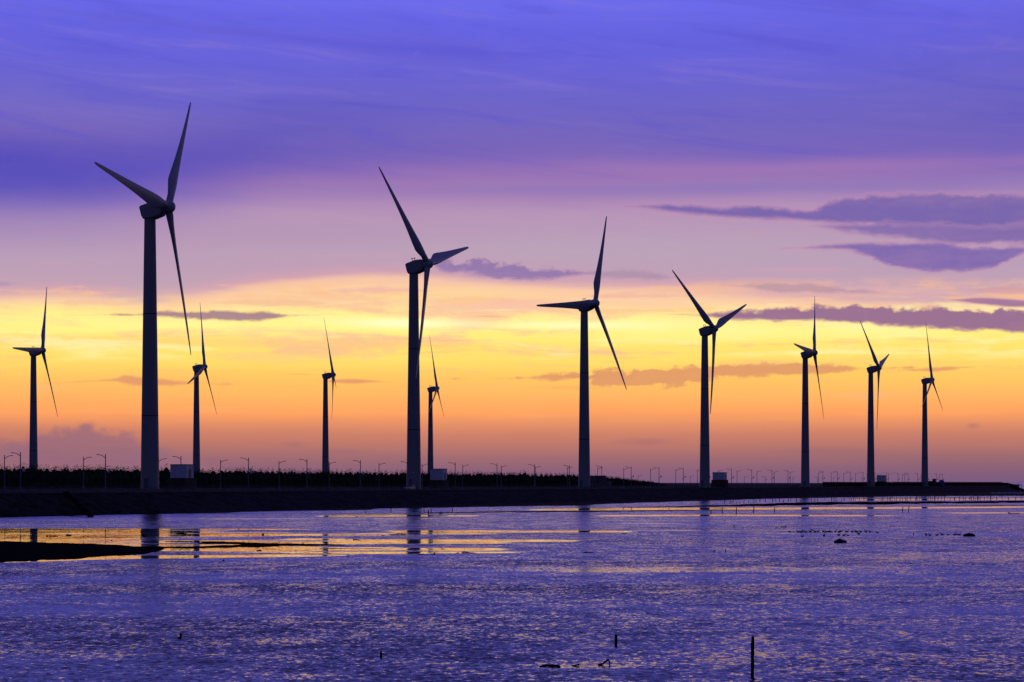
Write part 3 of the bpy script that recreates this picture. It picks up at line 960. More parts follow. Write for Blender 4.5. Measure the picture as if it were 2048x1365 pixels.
# ------------------------------------------------------------------ street lamps
def lamp_proto(side, lantern, H=10.0):
    """side -1: arm over the road to the left of the line; +1: to the right"""
    r = thing('street_lamp', 'street lamp', 'street lamp')
    mb = MB(); mb.lathe([(0.30, 0), (0.30, 0.5), (0.19, 0.62), (0.165, 0.9), (0.12, H), (0.02, H + 0.08)], 12); mb.build('pole', M['lamp'], r)
    A = Vector((-DIR.y, DIR.x, 0)) * (1 if side < 0 else -1)
    pts = []
    for q in np.linspace(0, 1, 8):
        pts.append(A * (0.05 + 2.1 * q) + Vector((0, 0, H - 1.0 + 0.85 * math.sin(q * math.pi / 2))))
    mb = MB(); mb.tube(pts, [0.105 - 0.025 * q for q in np.linspace(0, 1, 8)], 8); mb.build('arm', M['lamp'], r)
    mb = MB()
    hp = [pts[-1] + A * s_ + Vector((0, 0, 0.10 * s_)) for s_ in (-0.25, 0.0, 0.3, 0.6, 0.85, 1.0)]
    mb.tube(hp, [0.07, 0.14, 0.2, 0.2, 0.14, 0.03], 10, 0.55)
    mb.build('lamp_head', M['dark'], r)
    if lantern:
        B = -A
        mb = MB(); mb.tube([B * 0.08 + Vector((0, 0, 4.3)), B * 0.6 + Vector((0, 0, 4.4)), B * 1.05 + Vector((0, 0, 4.75))], 0.06, 6)
        mb.lathe([(0.2, 4.15), (0.24, 4.25), (0.24, 4.5), (0.2, 4.6)], 10)
        mb.build('bracket', M['lamp'], r)
        mb = MB(); mb.lathe([(0.06, -0.25), (0.2, -0.2), (0.33, 0.15), (0.33, 0.4), (0.22, 0.65), (0.05, 0.9)], 12)
        o = mb.build('lantern', M['lantern'], r)
        o.location = B * 1.05 + Vector((0, 0, 4.95))
    return r


ORD = ['zeroth', 'first', 'second', 'third', 'fourth', 'fifth', 'sixth', 'seventh', 'eighth', 'ninth', 'tenth', 'eleventh', 'twelfth']
TX = [t[1] for t in TURB]
TNAME = ['the leftmost turbine', 'the largest turbine', 'the small turbine beside the largest', 'the lone turbine left of centre', 'the second tallest turbine',
         'the hindmost turbine', 'the turbine right of centre', 'the V-bladed turbine', 'the third turbine from the right', 'the second turbine from the right', 'the rightmost turbine']
k1, k2 = 534.0 * 2669, 590.0 * 2701
row1 = [41, 211, 362, 497, 614, 721, 816, 910.4, 994, 1068.8, 1138.8, 1203.6, 1262.4, 1318, 1366.5, 1416, 1463, 1503.5, 1544, 1576, 1612, 1645.5, 1675, 1700.5, 1726, 1750, 1773.5, 1796, 1816, 1835.5, 1855, 1873.5, 1885]
row2 = [9, 167, 317.5, 441, 558, 658.5, 758, 844.3, 925.4, 1002.4, 1070.5, 1135, 1195.4, 1247.4, 1301, 1351.5, 1394.5, 1437, 1474, 1514, 1548.5, 1580.5, 1610, 1637, 1662.5, 1687.5, 1711, 1734, 1756, 1777, 1805, 1809.5, 1842, 1878.5]
row3 = [1276, 1380.5, 1488.5, 1586, 1666.5, 1722.5]
row3b = [1530.5, 1634.5]


def lamp_row(xs, K, side, lantern, group, txt, H=10.0, Kabs=None):
    p = None
    cnt = {}
    for i, x in enumerate(xs):
        loc = on_line(K, x, Z_LAND)
        ti = max([k for k in range(len(TX)) if TX[k] <= x], default=-1)
        key = ti
        cnt[key] = cnt.get(key, 0) + 1
        if ti < 0:
            where = 'left of the leftmost turbine'
        else:
            where = '%s right of %s' % (ORD[min(cnt[key], 12)], TNAME[ti])
        lab = '%s, %s' % (txt, where)
        if p is None:
            p = lamp_proto(side, lantern, H)
            p.location = loc
            p['label'] = lab; p['group'] = group
        else:
            dup(p, loc, label=lab, group=group)


lamp_row(row1, k1, -1, True, 'lamps with left arms on the shore road', 'street lamp with left arm')
lamp_row(row2, k2, 1, False, 'lamps with right arms on the shore road', 'street lamp with right arm')
lamp_row(row3, 590.0 * 2701 * 1.35, 1, False, 'small lamps on the road farther back', 'tiny distant street lamp with right arm', 7.8)
lamp_row(row3b, 590.0 * 2701 * 1.3, -1, True, 'small lamps on the road farther back', 'tiny distant street lamp with left arm', 7.8)

# ------------------------------------------------------------------ balustrade along the road
rail = thing('balustrade', 'long concrete balustrade with rounded caps along the seaward road', 'balustrade', on_line(K_RAIL - 3000, 0, Z_ROAD))
KB = K_RAIL - 3500
pA, pB = on_line(KB, -60), on_line(KB, 1646)
Lr = (pB - pA).length
R0 = Matrix.Rotation(LINE_RZ, 4, 'Z')
loc0 = rail.location.copy()


def rail_box(mb, s0, s1, hw, z0, z1):
    vs = []
    for z in (z0, z1):
        for w in (-hw, hw):
            for s_ in (s0, s1):
                q = pA + DIR * s_ + Vector((-DIR.y, DIR.x, 0)) * w - loc0
                vs.append((q.x, q.y, z))
    mb.add(vs, [(0, 2, 3, 1), (4, 5, 7, 6), (0, 1, 5, 4), (2, 6, 7, 3), (0, 4, 6, 2), (1, 3, 7, 5)])


mb = MB(); rail_box(mb, 0, Lr, 0.22, -0.1, 0.72); mb.build('base_wall', M['concrete'], rail, smooth=False)
mb = MB(); rail_box(mb, 0, Lr, 0.06, 0.84, 0.94); mb.build('rail', M['concrete'], rail, smooth=False)
mb = MB(); rail_box(mb, 0, Lr, 0.06, 1.14, 1.24); mb.build('rail', M['concrete'], rail, smooth=False)


def post_mb(mb, s_):
    q = pA + DIR * s_ - loc0
    prof = [(-0.75, 0.725), (0.75, 0.725), (0.75, 1.05), (0.55, 1.35), (0.3, 1.55), (0, 1.62), (-0.3, 1.55), (-0.55, 1.35), (-0.75, 1.05)]
    n_ = Vector((-DIR.y, DIR.x, 0)) * 0.16
    vs = [q + DIR * u - n_ + Vector((0, 0, z)) for u, z in prof] + [q + DIR * u + n_ + Vector((0, 0, z)) for u, z in prof]
    k = len(prof)
    mb.add(vs, [tuple(range(k)), tuple(range(k, 2 * k))[::-1]] + [(i, i + k, (i + 1) % k + k, (i + 1) % k) for i in range(k)])


npost = int(Lr / 3.75)
rest = MB()
for i in range(npost):
    s_ = 1.0 + i * 3.75
    if i < 100:
        mb = MB(); post_mb(mb, s_); mb.build('post', M['concrete'], rail, smooth=False)
    else:
        post_mb(rest, s_)
o = rest.build('post', M['concrete'], rail, smooth=False)
o['kind'] = 'stuff'

# parapet walls of the breakwater
for (xa, xb, lb) in ((1647, 1724.5, 'left length of dark seawall topping the breakwater'), (1727, 1783.5, 'short middle length of dark seawall below the second turbine from the right'),
                     (1786, 2003, 'longest right-hand length of dark seawall running out to the breakwater head')):
    a, b = on_line(K_RAIL - 2500, xa), on_line(K_RAIL - 2500, xb)
    za = CAMZ + (HY - 964.3) * a.y / F
    zb = CAMZ + (HY - 964.6) * b.y / F
    nrm = Vector((-DIR.y, DIR.x, 0)) * 0.35
    mb = MB()
    for k in range(9):
        p = a.lerp(b, k / 8)
        z = za + (zb - za) * k / 8
        for s_, zz in ((1, Z_ROAD - 0.2), (1, z), (-1, z), (-1, Z_ROAD - 0.2)):
            q = p + nrm * s_
            mb.v.append((q.x, q.y, zz))
    for k in range(8):
        for j in range(4):
            mb.f.append((k * 4 + j, k * 4 + (j + 1) % 4, k * 4 + 4 + (j + 1) % 4, k * 4 + 4 + j))
    mb.f.append((0, 1, 2, 3)); mb.f.append((35, 34, 33, 32))
    tag(mb.build('seawall', M['embank'], smooth=False), lb, 'seawall')

# steel frame on the breakwater head
fr = thing('steel_frame', 'small steel frame with two rails standing on the breakwater head', 'frame', on_line(1.075e6, 2034, 0.5))
mb = MB()
for dx_ in (-3.2, 0.2, 3.6):
    mb.tube([(dx_, 0, -1.5), (dx_, 0, 5.2 if dx_ != 0.2 else 6.4)], 0.14, 6)
mb.build('post', M['dark'], fr)
mb = MB(); mb.tube([(-3.4, 0, 5.1), (3.8, 0, 5.1)], 0.14, 6); mb.tube([(-3.4, 0, 3.7), (3.8, 0, 3.5)], 0.14, 6)
mb.build('rail', M['dark'], fr)
# low pale pontoon in front of the head
mb = MB(); a = on_water(1984, 988.6); b = on_water(2075, 988.2)
mb.box(0, (b - a).length, -1.0, 1.0, 0.1, 0.75)
for k in range(6):
    mb.box(k * 5.0 + 1, k * 5.0 + 1.25, -1.1, 1.1, -0.6, 1.0)
o = mb.build('pontoon', M['shed'], smooth=False, bevel=0.05)
o.location = a
o.rotation_euler = (0, 0, math.atan2((b - a).y, (b - a).x))
tag(o, 'low pale pontoon floating off the breakwater head', 'pontoon')


def rock_mesh(seed, sx, sy, sz, rough=0.35):
    import bmesh
    bm_ = bmesh.new()
    bmesh.ops.create_icosphere(bm_, subdivisions=3, radius=1.0)
    for v in bm_.verts:
        k = 1 + rough * mnoise.fractal(v.co * 1.4 + Vector((seed, 0, 0)), 0.9, 2.0, 4)
        v.co = Vector((v.co.x * k * sx, v.co.y * k * sy, v.co.z * k * sz))
    mb = MB()
    bm_.verts.ensure_lookup_table()
    mb.v = [tuple(v.co) for v in bm_.verts]
    mb.f = [tuple(v.index for v in f.verts) for f in bm_.faces]
    bm_.free()
    return mb


# armour blocks on the breakwater head
for i, (x, y) in enumerate([(2004, 966.6), (2009, 967.4), (2014, 967.6), (2018, 968.8), (2022, 970), (2026, 972), (2029, 973.4), (2033, 975), (2038, 977), (2043, 979), (2048, 980.8), (2053, 982)]):
    Y = 1.085e6 / (XINF - x)
    o = rock_mesh(i * 3.1, 1.5, 1.5, 1.1).build('armour_block', M['rock'], angle=30)
    o.location = ((x - CX) / F * Y, Y, CAMZ - (y + 1.5 - HY) * Y / F)
    o.rotation_euler = (0.2 * i, 0.1 * i, i)
    tag(o, 'dark armour block heaped on the sloping end of the breakwater', 'rock', 'armour blocks on the breakwater head')

# ------------------------------------------------------------------ pine wood behind the road
cr = []


def tree_at(p, h, w, n):
    """needle tufts spread through a narrow ragged crown"""
    z = rng.beta(1.15, 1.35, n)
    wob = 0.7 + 0.6 * np.abs(np.sin(z * 9.0 + rng.random() * 6))
    rad = w * (1 - z) ** (0.35 + 0.5 * rng.random()) * wob * np.sqrt(rng.random(n)) + 0.04
    a = rng.random(n) * 2 * np.pi
    c = np.stack([p[0] + rad * np.cos(a), p[1] + rad * np.sin(a), p[2] + h * (0.05 + 0.95 * z)], 1)
    s = (0.30 + 0.35 * rng.random(n)) * (1.0 - 0.55 * z)
    t1 = rng.normal(size=(n, 3)); t1[:, 2] = t1[:, 2] * 0.8 + 0.35
    t1 /= np.linalg.norm(t1, axis=1)[:, None]
    t2 = np.cross(t1, rng.normal(size=(n, 3)))
    t2 /= np.linalg.norm(t2, axis=1)[:, None] + 1e-6
    L_ = s[:, None] * 0.95
    B_ = s[:, None] * 0.5
    ncv = 6
    ang = np.arange(ncv) * 2 * np.pi / ncv + rng.random()
    for z0, z1, f0, f1 in ((0.0, 0.45, 1.0, 0.9), (0.45, 0.80, 0.9, 0.12)):
        for k in range(ncv):
            a0, a1 = ang[k], ang[(k + 1) % ncv]
            ring_ = [(w * f0 * np.cos(a0), w * f0 * np.sin(a0), h * z0), (w * f0 * np.cos(a1), w * f0 * np.sin(a1), h * z0),
                     (w * f1 * np.cos(a1), w * f1 * np.sin(a1), h * z1), (w * f1 * np.cos(a0), w * f1 * np.sin(a0), h * z1)]
            cr.append(np.array(ring_)[None] + np.array([p[0], p[1], p[2]])[None, None, :])
    cr.append(np.stack([c - t2 * B_, c + t2 * B_, c + t1 * L_ * 1.0 + t2 * B_ * 0.25, c + t1 * L_ * 1.15 - t2 * B_ * 0.25], 1))


for depth, K in enumerate((1.67e6, 1.70e6, 1.735e6, 1.775e6, 1.82e6, 1.87e6)):
    x = -120.0
    while x < 1322:
        Y = K / (XINF - x)
        hmax = np.interp(x, [-120, 0, 300, 500, 700, 850, 1000, 1120, 1180, 1230, 1260, 1300, 1322], [7.2, 7.1, 7.2, 7.1, 7.0, 7.0, 7.2, 7.0, 6.4, 5.0, 4.2, 2.8, 1.6])
        g = 0.5 + 0.5 * mnoise.noise((x * 0.012, depth, 3.0))
        h = hmax * (0.76 + 0.12 * g + 0.20 * rng.random() ** 1.5)
        if rng.random() < 0.03:
            h *= 1.13
        h *= 1.15 + 0.02 * (depth - 2)
        tree_at(((x - CX) / F * Y, Y, Z_LAND), h, 1.7 + 1.1 * rng.random(), 150 if depth < 4 else 110)
        x += F * (1.5 + 1.5 * rng.random()) / Y
for tx_, dh in ((47, 8.8), (62, 8.0), (200, 8.2), (1003, 8.6), (960, 8.2), (1047, 8.5), (505, 8.2), (700, 8.1)):
    Y = 1.69e6 / (XINF - tx_)
    tree_at(((tx_ - CX) / F * Y, Y, Z_LAND), dh, 2.0, 190)
# undergrowth closing the foot of the wood
for K in (1.655e6, 1.68e6, 1.72e6):
    for x in np.arange(-120, 1330, 4.0):
        Y = K / (XINF - x)
        tree_at(((x - CX) / F * Y, Y, Z_LAND - 0.2), (1.6 + 1.4 * rng.random()) * np.interp(x, [1200, 1330], [1, 0.5]), 1.3, 26)
q = np.concatenate(cr)
me = bpy.data.meshes.new('woodland')
nq = len(q)
me.vertices.add(nq * 4)
me.vertices.foreach_set('co', q.reshape(-1))
me.loops.add(nq * 4)
me.loops.foreach_set('vertex_index', np.arange(nq * 4, dtype=np.int32))
me.polygons.add(nq)
me.polygons.foreach_set('loop_start', np.arange(0, nq * 4, 4, dtype=np.int32))
me.polygons.foreach_set('loop_total', np.full(nq, 4, dtype=np.int32))
me.update(calc_edges=True)
me.materials.append(M['leaf'])
wood = bpy.data.objects.new('woodland', me)
C.objects.link(wood)
tag(wood, 'dark belt of pine wood behind the shore road', 'woodland', kind='stuff')

# ------------------------------------------------------------------ parked car on the lower road
car = thing('parked_car', 'silver car parked below the balustrade at the foot of the second tallest turbine', 'car', on_line((K_EDGE + K_RAIL) / 2 - 2000, 820, Z_ROAD), LINE_RZ + math.pi)
prof = [(-2.1, 0.3), (2.1, 0.3), (2.15, 0.6), (2.0, 0.85), (1.1, 0.98), (0.4, 1.45), (-1.1, 1.5), (-1.8, 1.05), (-2.15, 0.95)]
mb = MB(); mb.prism(prof, -0.85, 0.85); body = mb.build('body', M['car'], car, bevel=0.08)
mb = MB(); mb.prism([(1.08, 1.0), (0.42, 1.42), (0.36, 1.38), (1.0, 0.98)], -0.7, 0.7)
for v_ in range(len(mb.v)):
    x_, y_, z_ = mb.v[v_]; mb.v[v_] = (x_ + 0.05, y_, z_ + 0.03)
mb.build('windscreen', M['glass'], car, smooth=False)
for sy in (-1, 1):
    mb = MB(); mb.prism([(0.85, 1.0), (0.32, 1.38), (-1.05, 1.42), (-1.5, 1.05)], sy * 0.853 - 0.004, sy * 0.853 + 0.004); mb.build('side_window', M['glass'], car, smooth=False)
    mb = MB(); mb.box(2.06, 2.18, sy * 0.62 - 0.16, sy * 0.62 + 0.16, 0.62, 0.78); mb.build('headlight', M['chrome'], car, smooth=False, bevel=0.02)
    for wx_ in (-1.3, 1.3):
        mb = MB(); mb.lathe([(0.2, -0.1), (0.31, -0.1), (0.33, 0), (0.31, 0.1), (0.2, 0.1)], 20)
        w_ = mb.build('wheel', M['tyre'], car)
        w_.location = (wx_, sy * 0.78, 0.32); w_.rotation_euler = (math.pi / 2, 0, 0)
        mb = MB(); mb.lathe([(0.02, -0.105), (0.2, -0.105), (0.2, 0.105), (0.02, 0.105)], 16); mb.build('rim', M['lamp'], w_)
mb = MB(); mb.box(2.13, 2.17, -0.35, 0.35, 0.36, 0.5); mb.build('grille', M['chrome'], car, smooth=False)

# ------------------------------------------------------------------ stakes in the shallows
stx = [1440 + v / 10.24 for v in (95, 205, 235, 270, 345, 405, 485, 590, 695, 740, 815, 930, 1075, 1130, 1215, 1300, 1400, 1450, 1560, 1640, 1730, 1870, 1945, 2000)]
stx += [1640 + v / 10.24 for v in (240, 290, 330, 440, 490, 610, 650, 690, 730, 800, 900, 1000, 1060, 1250, 1290, 1385, 1430)]
stx += [1780 + v / 13.65 for v in (10, 60, 130, 180, 270, 340, 430, 470, 560, 690, 720, 750, 800, 870, 930, 960, 1000, 1060, 1110, 1150, 1225, 1310, 1400, 1490, 1640, 1765, 1900)]
stx += [1920 + v / 16 for v in (100, 175, 300, 350, 370, 430, 490, 550, 570, 610, 650, 790, 885, 980, 1175, 1350, 1550, 1780, 1960, 2080)]
thick = {1981.2, 1909.3, 1869.7, 1848.1}
smesh = None
for i, x in enumerate(stx):
    yb = np.interp(x, [1440, 1500, 1560, 1640, 1750, 1900, 2060], [1008.6, 1006.6, 1005, 1003.6, 1002.8, 1002, 1000.6]) - rng.random() * 1.2
    p = on_water(x, yb)
    ht = np.interp(x, [1440, 1640, 1780, 2060], [1.1, 1.45, 1.8, 1.8]) * (0.6 + 0.6 * rng.random())
    rr = 0.20 if any(abs(x - t_) < 0.6 for t_ in thick) else 0.085 + 0.05 * rng.random()
    if smesh is None:
        mb = MB()
        mb.tube([(0, 0, -0.4), (0.01, 0, 0.3), (-0.01, 0.01, 0.65), (0.012, 0, 1.0)], [1, 1.0, 0.95, 0.85], 7)
        # unit radius: scaled per stake
        o = mb.build('stake', M['wood'])
        smesh = o
    else:
        o = smesh.copy(); C.objects.link(o)
    o.scale = (rr, rr, ht)
    o.location = p
    o.rotation_euler = (rng.normal() * 0.03, rng.normal() * 0.05, rng.random() * 6)
    tag(o, 'thin dark oyster stake in the row standing before the breakwater', 'stake', 'oyster stakes before the breakwater')
for (x, y0, y1, ln) in [(731, 1026, 1023, 0), (782, 1024.5, 1017, 0), (828, 1025, 1021.5, 0), (848.3, 1025, 1018, 0), (857, 1033, 1020, 0), (862, 1025, 1017.5, 0), (904.6, 1025, 1016.5, 0), (1422, 1027, 1019, 0),
                    (1444.5, 1026, 1015, 0), (1472.8, 1027, 1014.5, 0), (1506.5, 1026, 1014, 0.14), (1549, 1025, 1015.5, 0), (1805, 1024.3, 1014, 0.05), (1817, 1024.5, 1010.5, 0.08), (1263, 1019, 1015, 0), (1246, 1019, 1015.5, 0.2), (1338, 1019, 1016.5, 0)]:
    p = on_water(x, y0)
    o = smesh.copy(); C.objects.link(o)
    o.scale = (0.10, 0.10, (y0 - y1) * p.y / F)
    o.location = p
    o.rotation_euler = (0, ln, 0)
    tag(o, 'lone thin stake standing in open water short of the embankment', 'stake', 'lone stakes short of the embankment')


def post(name, label, x, y0, y1, wpx, lean=0.0, cat='post'):
    p = on_water(x, y0)
    h = (y0 - y1) * p.y / F
    r_ = wpx * 0.5 * p.y / F
    mb = MB()
    pts, rd = [], []
    for k in range(14):
        q = k / 13
        pts.append((lean * h * q + 0.012 * mnoise.noise((k * 0.7, x, 0)), 0.01 * mnoise.noise((k, 3, x)), -0.5 + (h + 0.5) * q))
        rd.append(r_ * (1.0 + 0.16 * mnoise.noise((k * 1.3, x, 4))) * (0.92 if k == 13 else 1))
    mb.tube(pts, rd, 12)
    o = mb.build(name, M['wood'], angle=50)
    o.location = p
    return tag(o, label, cat)


post('mooring_post', 'tall upright wooden post in the rippled water at the lower right', 1504.5, 1351, 1273, 6.6, 0.012)
post('wooden_post', 'short leaning round-topped post above the curved branch', 1231, 1290, 1269.5, 5.6, 0.06)
post('wooden_post', 'short black post stub in the lower middle of the water', 762, 1315, 1302.5, 4.6)
s_ = post('wooden_post', 'lone stub with a lump at its foot in the lower left water', 361.5, 1276.5, 1267, 4.6)
post('wooden_post', 'tiny post stub left of its taller twin in the mid water', 1428.5, 1104, 1100.5, 2.4)
post('wooden_post', 'tiny post stub right of its shorter twin in the mid water', 1451, 1104, 1099.5, 2.4)
post('wooden_post', 'tiny dark stub left of the black hump of mud', 1827, 1070, 1066.5, 2.2)


def drift(label, x, y, lines, name='driftwood', rpx=1.3):
    """a snag: lines are polylines in metres x (right), z (up), y (away)"""
    p = on_water(x, y)
    s_ = p.y / F
    mb = MB()
    for i, ln in enumerate(lines):
        pts = [Vector((a * s_, c_ * s_ * 6, b * s_)) for a, b, c_ in ln]
        n_ = len(pts)
        fine = []
        for k in range((n_ - 1) * 4 + 1):
            j = min(k // 4, n_ - 2)
            q = (k - j * 4) / 4
            w = pts[j].lerp(pts[j + 1], q)
            w += Vector((0, 0, 0.25 * s_ * mnoise.noise((k * 0.8, i, x))))
            fine.append(w)
        m_ = len(fine)
        mb.tube(fine, [rpx * s_ * (1.0 - 0.55 * k / m_) * (1 + 0.25 * mnoise.noise((k, i * 2.0, x))) for k in range(m_)], 8)
    o = mb.build(name, M['wood'], angle=60)
    o.location = p
    return tag(o, label, 'driftwood')


drift('raft of tangled branches floating near the bottom edge', 1105, 1334, [[(-22, 0, 1), (-12, 2.2, 1), (0, 2.6, 1), (14, 2.5, 0)], [(-14, -1.5, -1), (0, -1, -1), (20, -1.2, -1)], [(-2, 0, 0), (1, 5, 0)], [(-26, 0, 0), (-20, 0.5, 0)], [(-6, 1.5, 0), (8, 0, 0), (16, 1, 0)]], rpx=2.6)
drift('stub of branch just right of the tangled raft', 1152, 1332.5, [[(-8, 0, 0), (0, 1.5, 0), (7, 3.2, 0)], [(4, 2, 0), (7, 4, 0)]], rpx=2.0)
drift('curved branch arching out of the water near the bottom edge', 1210, 1331, [[(-14, 0, 0), (-4, 3, 0), (3, 9, 0), (6, 11, 0), (9, 8, 0), (9.5, -3, 0)]], rpx=2.2)
drift('thin upright forked twig in the water right of the calm flats', 1468, 1055, [[(-3, 6, 0), (0, 2, 0), (3, -1, 0)], [(0, 2, 0), (3, 4, 0)]], rpx=0.6)
drift('curled branch beside the long thin mud bar', 882, 1030, [[(-3, 0, 0), (-1, 6, 0), (1, 1, 0), (5, 5, 0)]], rpx=0.9)
drift('slanted stick leaning at the mirrored tower of the largest turbine', 285, 1072.5, [[(-4, 8.5, 0), (-1, 5, 0), (2, 1, 0), (4, -0.5, 0)], [(0, 1, 0), (4, 2, 0)]], rpx=1.1)
drift('mud-caked snag with a stub lying right of the mirrored tower', 365, 1068.5, [[(-14, 0, 0), (-5, 1, 0), (4, 2, 0), (9, 0.5, 0)], [(0, 1.5, 0), (1, 4.5, 0)], [(-10, 0.3, 0), (-2, 1.8, 0), (6, 1.2, 0)]], rpx=1.5)
drift('small upright stick at the far edge of the calm flats', 478, 1060, [[(-3, 0, 0), (0, 0.5, 0), (1, 3.6, 0)]], rpx=0.8)
drift('small stick pricking up from the upper mud streak', 606, 1088, [[(-2, 0, 0), (2, 2, 0), (4, 3.5, 0)]], rpx=0.7)
drift('long spread of twiggy branches on the calm flats', 800, 1070, [[(-20, 0.4, 0), (-8, 1.2, 0), (6, 1.2, 0), (14, 0, 0)], [(-6, 1, 0), (0, 4, 0)], [(0, 1, 0), (6, 3.6, 0)], [(4, 1, 0), (12, 2.6, 0)], [(-10, 1, 0), (-2, 2.6, 0)]], rpx=0.9)
drift('low twisted branch with raised ends below the twiggy spread', 713, 1080, [[(-7, 1.5, 0), (-3, 0, 0), (3, 0.3, 0), (8, 2.2, 0)], [(-6, 0, 0), (0, 1, 0)]], rpx=0.9)
drift('forked twig rising where the ripples begin', 866, 1109.5, [[(-6, 0, 0), (0, 0.5, 0), (5, 0.3, 0)], [(1, 0, 0), (3, 5, 0)], [(2, 1, 0), (5, 4, 0)]], rpx=0.9)
drift('flat broken branch left of the forked twig', 842, 1110, [[(-6, 0, 0), (0, 1.1, 0), (6, 0.3, 0)], [(0, 0.5, 0), (4, 2, 0)]], rpx=0.9)
drift('long flat branch of several lumps at the edge of the ripples', 937, 1106.5, [[(-24, 0, 0), (-18, 0.6, 0)], [(-14, 1, 0), (-9, 2.2, 0), (2, 0.9, 0), (14, 0, 0)], [(-12, 0, 0), (8, 0.6, 0)]], rpx=1.0)
drift('thin twig alone right of the mirrored tower of the second tallest turbine', 884, 1098.5, [[(-2, 3, 0), (0, 0.5, 0), (5, 0.4, 0)]], rpx=0.7)
drift('thin upright straw right of the lone twig', 929, 1094, [[(0, -1, 0), (0, 5.5, 0)]], rpx=0.4)
drift('small fork of twigs at the lower edge of the calm flats', 695, 1110.5, [[(-1, 2.5, 0), (0, 0, 0), (5, 0.3, 0)]], rpx=0.5)
drift('low flat branch at the right edge of the picture', 2030, 1028, [[(-14, 2, 0), (-8, 0.4, 0), (2, 0.6, 0), (12, 0, 0)], [(-6, 0, 0), (8, 1, 0)]], rpx=1.0)
drift('low dark strip of wreckage left of the waterbirds', 1566, 1055, [[(-15, 0.3, 0), (-9, 0.4, 0)], [(-6, 0.3, 0), (2, 1, 0), (8, 0.3, 0)], [(4, 0.5, 0), (6, 2.2, 0)]], rpx=0.9)
drift('small flat branch in the water right of centre', 1250, 1068, [[(-7, 0, 0), (-2, 0.8, 0), (2, 1, 0), (6, 0, 0)]], rpx=0.9)
drift('row of low lumps on a sunken branch in the middle water', 1177, 1106, [[(-11, 0, 0), (-6, 1.4, 0), (0, 0.7, 0), (5, 1.2, 0), (11, 0, 0)], [(-8, 0, 0), (6, 0.2, 0)]], rpx=1.2)
drift('long low drift line on the calm flats beside a rounded lump', 108, 1073, [[(-10, 0, 0), (0, 0.5, 0), (9, 0, 0)], [(-16, 0.5, 0), (-12, 0.6, 0)]], rpx=0.9)


def lump(label, x, y, w, h, seed, name='rock', cat='rock'):
    p = on_water(x, y)
    s_ = p.y / F
    mb = rock_mesh(seed, w * 0.5 * s_, w * 0.5 * s_, h * 0.95 * s_, 0.35)
    o = mb.build(name, M['rock'], angle=40)
    o.location = (p.x, p.y, -0.02)
    return tag(o, label, cat)


lump('broad mud-brown rock in the right-hand water below the waterbirds', 1680, 1086, 26, 7.5, 1.0)
lump('black hump of rock at the right end of the row of waterbirds', 1938, 1073, 27, 6.5, 5.5)
lump('rounded rock on the calm flats left of the mirrored tower', 137, 1071.5, 13, 3.2, 9.1)
lump('small lump right of the rounded rock on the calm flats', 176, 1074.5, 7, 1.8, 12.0)
lump('tiny dark lump just above the large mud bar', 223, 1082, 4, 1.6, 14.0)
lump('knobbly rock alone in the middle of the calm flats', 526, 1070.5, 5, 3.4, 16.0)
lump('flat little rock below the knobbly rock', 545, 1077.5, 5, 1.4, 18.0)
lump('smooth low rock under the mud streaks', 518, 1102, 12, 2.2, 20.0)
lump('small pointed rock where the calm water meets the ripples', 447, 1122.5, 5, 3.4, 22.0)
lump('small flat rock right of the pointed rock', 512, 1118, 6, 1.4, 24.0)
lump('small flat rock below the tip of the large mud bar', 332, 1119, 6, 1.4, 26.0)
lump('low smooth rock left of the twiggy branches', 766, 1071.8, 8, 1.6, 28.0)
lump('lump of mud at the foot of the lone stub', 359, 1277, 8, 3.6, 30.0)
lump('tiny rock in the thin calm strip off the embankment', 714, 1034, 3.5, 1.6, 32.0)
lump('tiny rock right of the small flat branch', 1277, 1070, 5, 1.4, 34.0)
lump('tiny rock alone in the ripples left of the sunken branch', 1036, 1110, 3.5, 1.8, 36.0)
lump('tiny rock right of the sunken branch', 1235, 1103.5, 2.8, 1.8, 38.0)
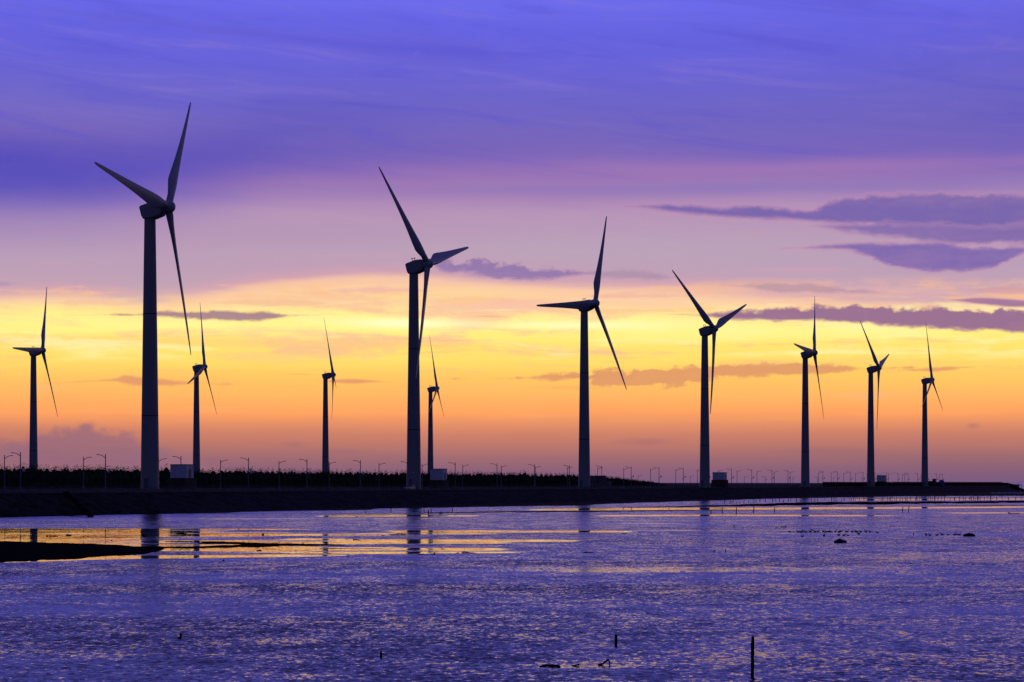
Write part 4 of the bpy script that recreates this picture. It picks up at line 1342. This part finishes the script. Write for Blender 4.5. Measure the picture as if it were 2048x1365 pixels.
lump('tiny flat rock at the end of the orange streak', 1140, 1084.5, 6, 1.2, 40.0)
lump('small rock in the far water above the wreckage strip', 1450, 1042, 4, 1.0, 42.0)

# ------------------------------------------------------------------ waterbirds
bmesh_ = None
BL = [(1579, 1063.5), (1596, 1064), (1602, 1064.5), (1607, 1064), (1611.5, 1064.3), (1620.5, 1064), (1630, 1064.3), (1636.5, 1063), (1646.5, 1063.5), (1652, 1064), (1658, 1063.8), (1663, 1064), (1671, 1063.5), (1677.5, 1064.2), (1682, 1063.2),
      (1693.5, 1063.6), (1704, 1063.8), (1710, 1063.5), (1713.5, 1064), (1721, 1063.8), (1731.5, 1063.6), (1740, 1064.2), (1754, 1065.3), (1624, 1060.5),
      (1604.5, 1072.8), (1648, 1071.8), (1677.5, 1070.5), (1688, 1071), (1695.5, 1071), (1717.5, 1068),
      (1852.5, 1070), (1859.5, 1070.8), (1874, 1070.5), (1884, 1069.5), (1896, 1069.5), (1909, 1069.8), (1914.5, 1069.3), (1919, 1069.8)]
for i, (x, y) in enumerate(BL):
    if bmesh_ is None:
        mb = MB()
        sp_ = [(-0.30, 0, 0.16), (-0.22, 0, 0.13), (-0.12, 0, 0.10), (0, 0, 0.09), (0.10, 0, 0.11), (0.155, 0, 0.17), (0.165, 0, 0.24), (0.185, 0, 0.29), (0.225, 0, 0.305), (0.265, 0, 0.295), (0.32, 0, 0.28)]
        mb.tube(sp_, [0.015, 0.05, 0.10, 0.12, 0.10, 0.055, 0.038, 0.045, 0.045, 0.022, 0.008], 12, 1.0)
        o = mb.build('waterbird', M['bird'], angle=80)
        bmesh_ = o
    else:
        o = bmesh_.copy(); C.objects.link(o)
    o.location = on_water(x, y + 1.0)
    k = 0.72 + 0.28 * rng.random()
    o.scale = (k, k, k * (0.8 + 0.35 * rng.random()))
    o.rotation_euler = (0, 0, (0 if rng.random() < 0.55 else math.pi) + rng.normal() * 0.5)
    tag(o, 'small dark waterbird resting on the shallows in the right-hand flock', 'bird', 'flock of waterbirds resting on the shallows')
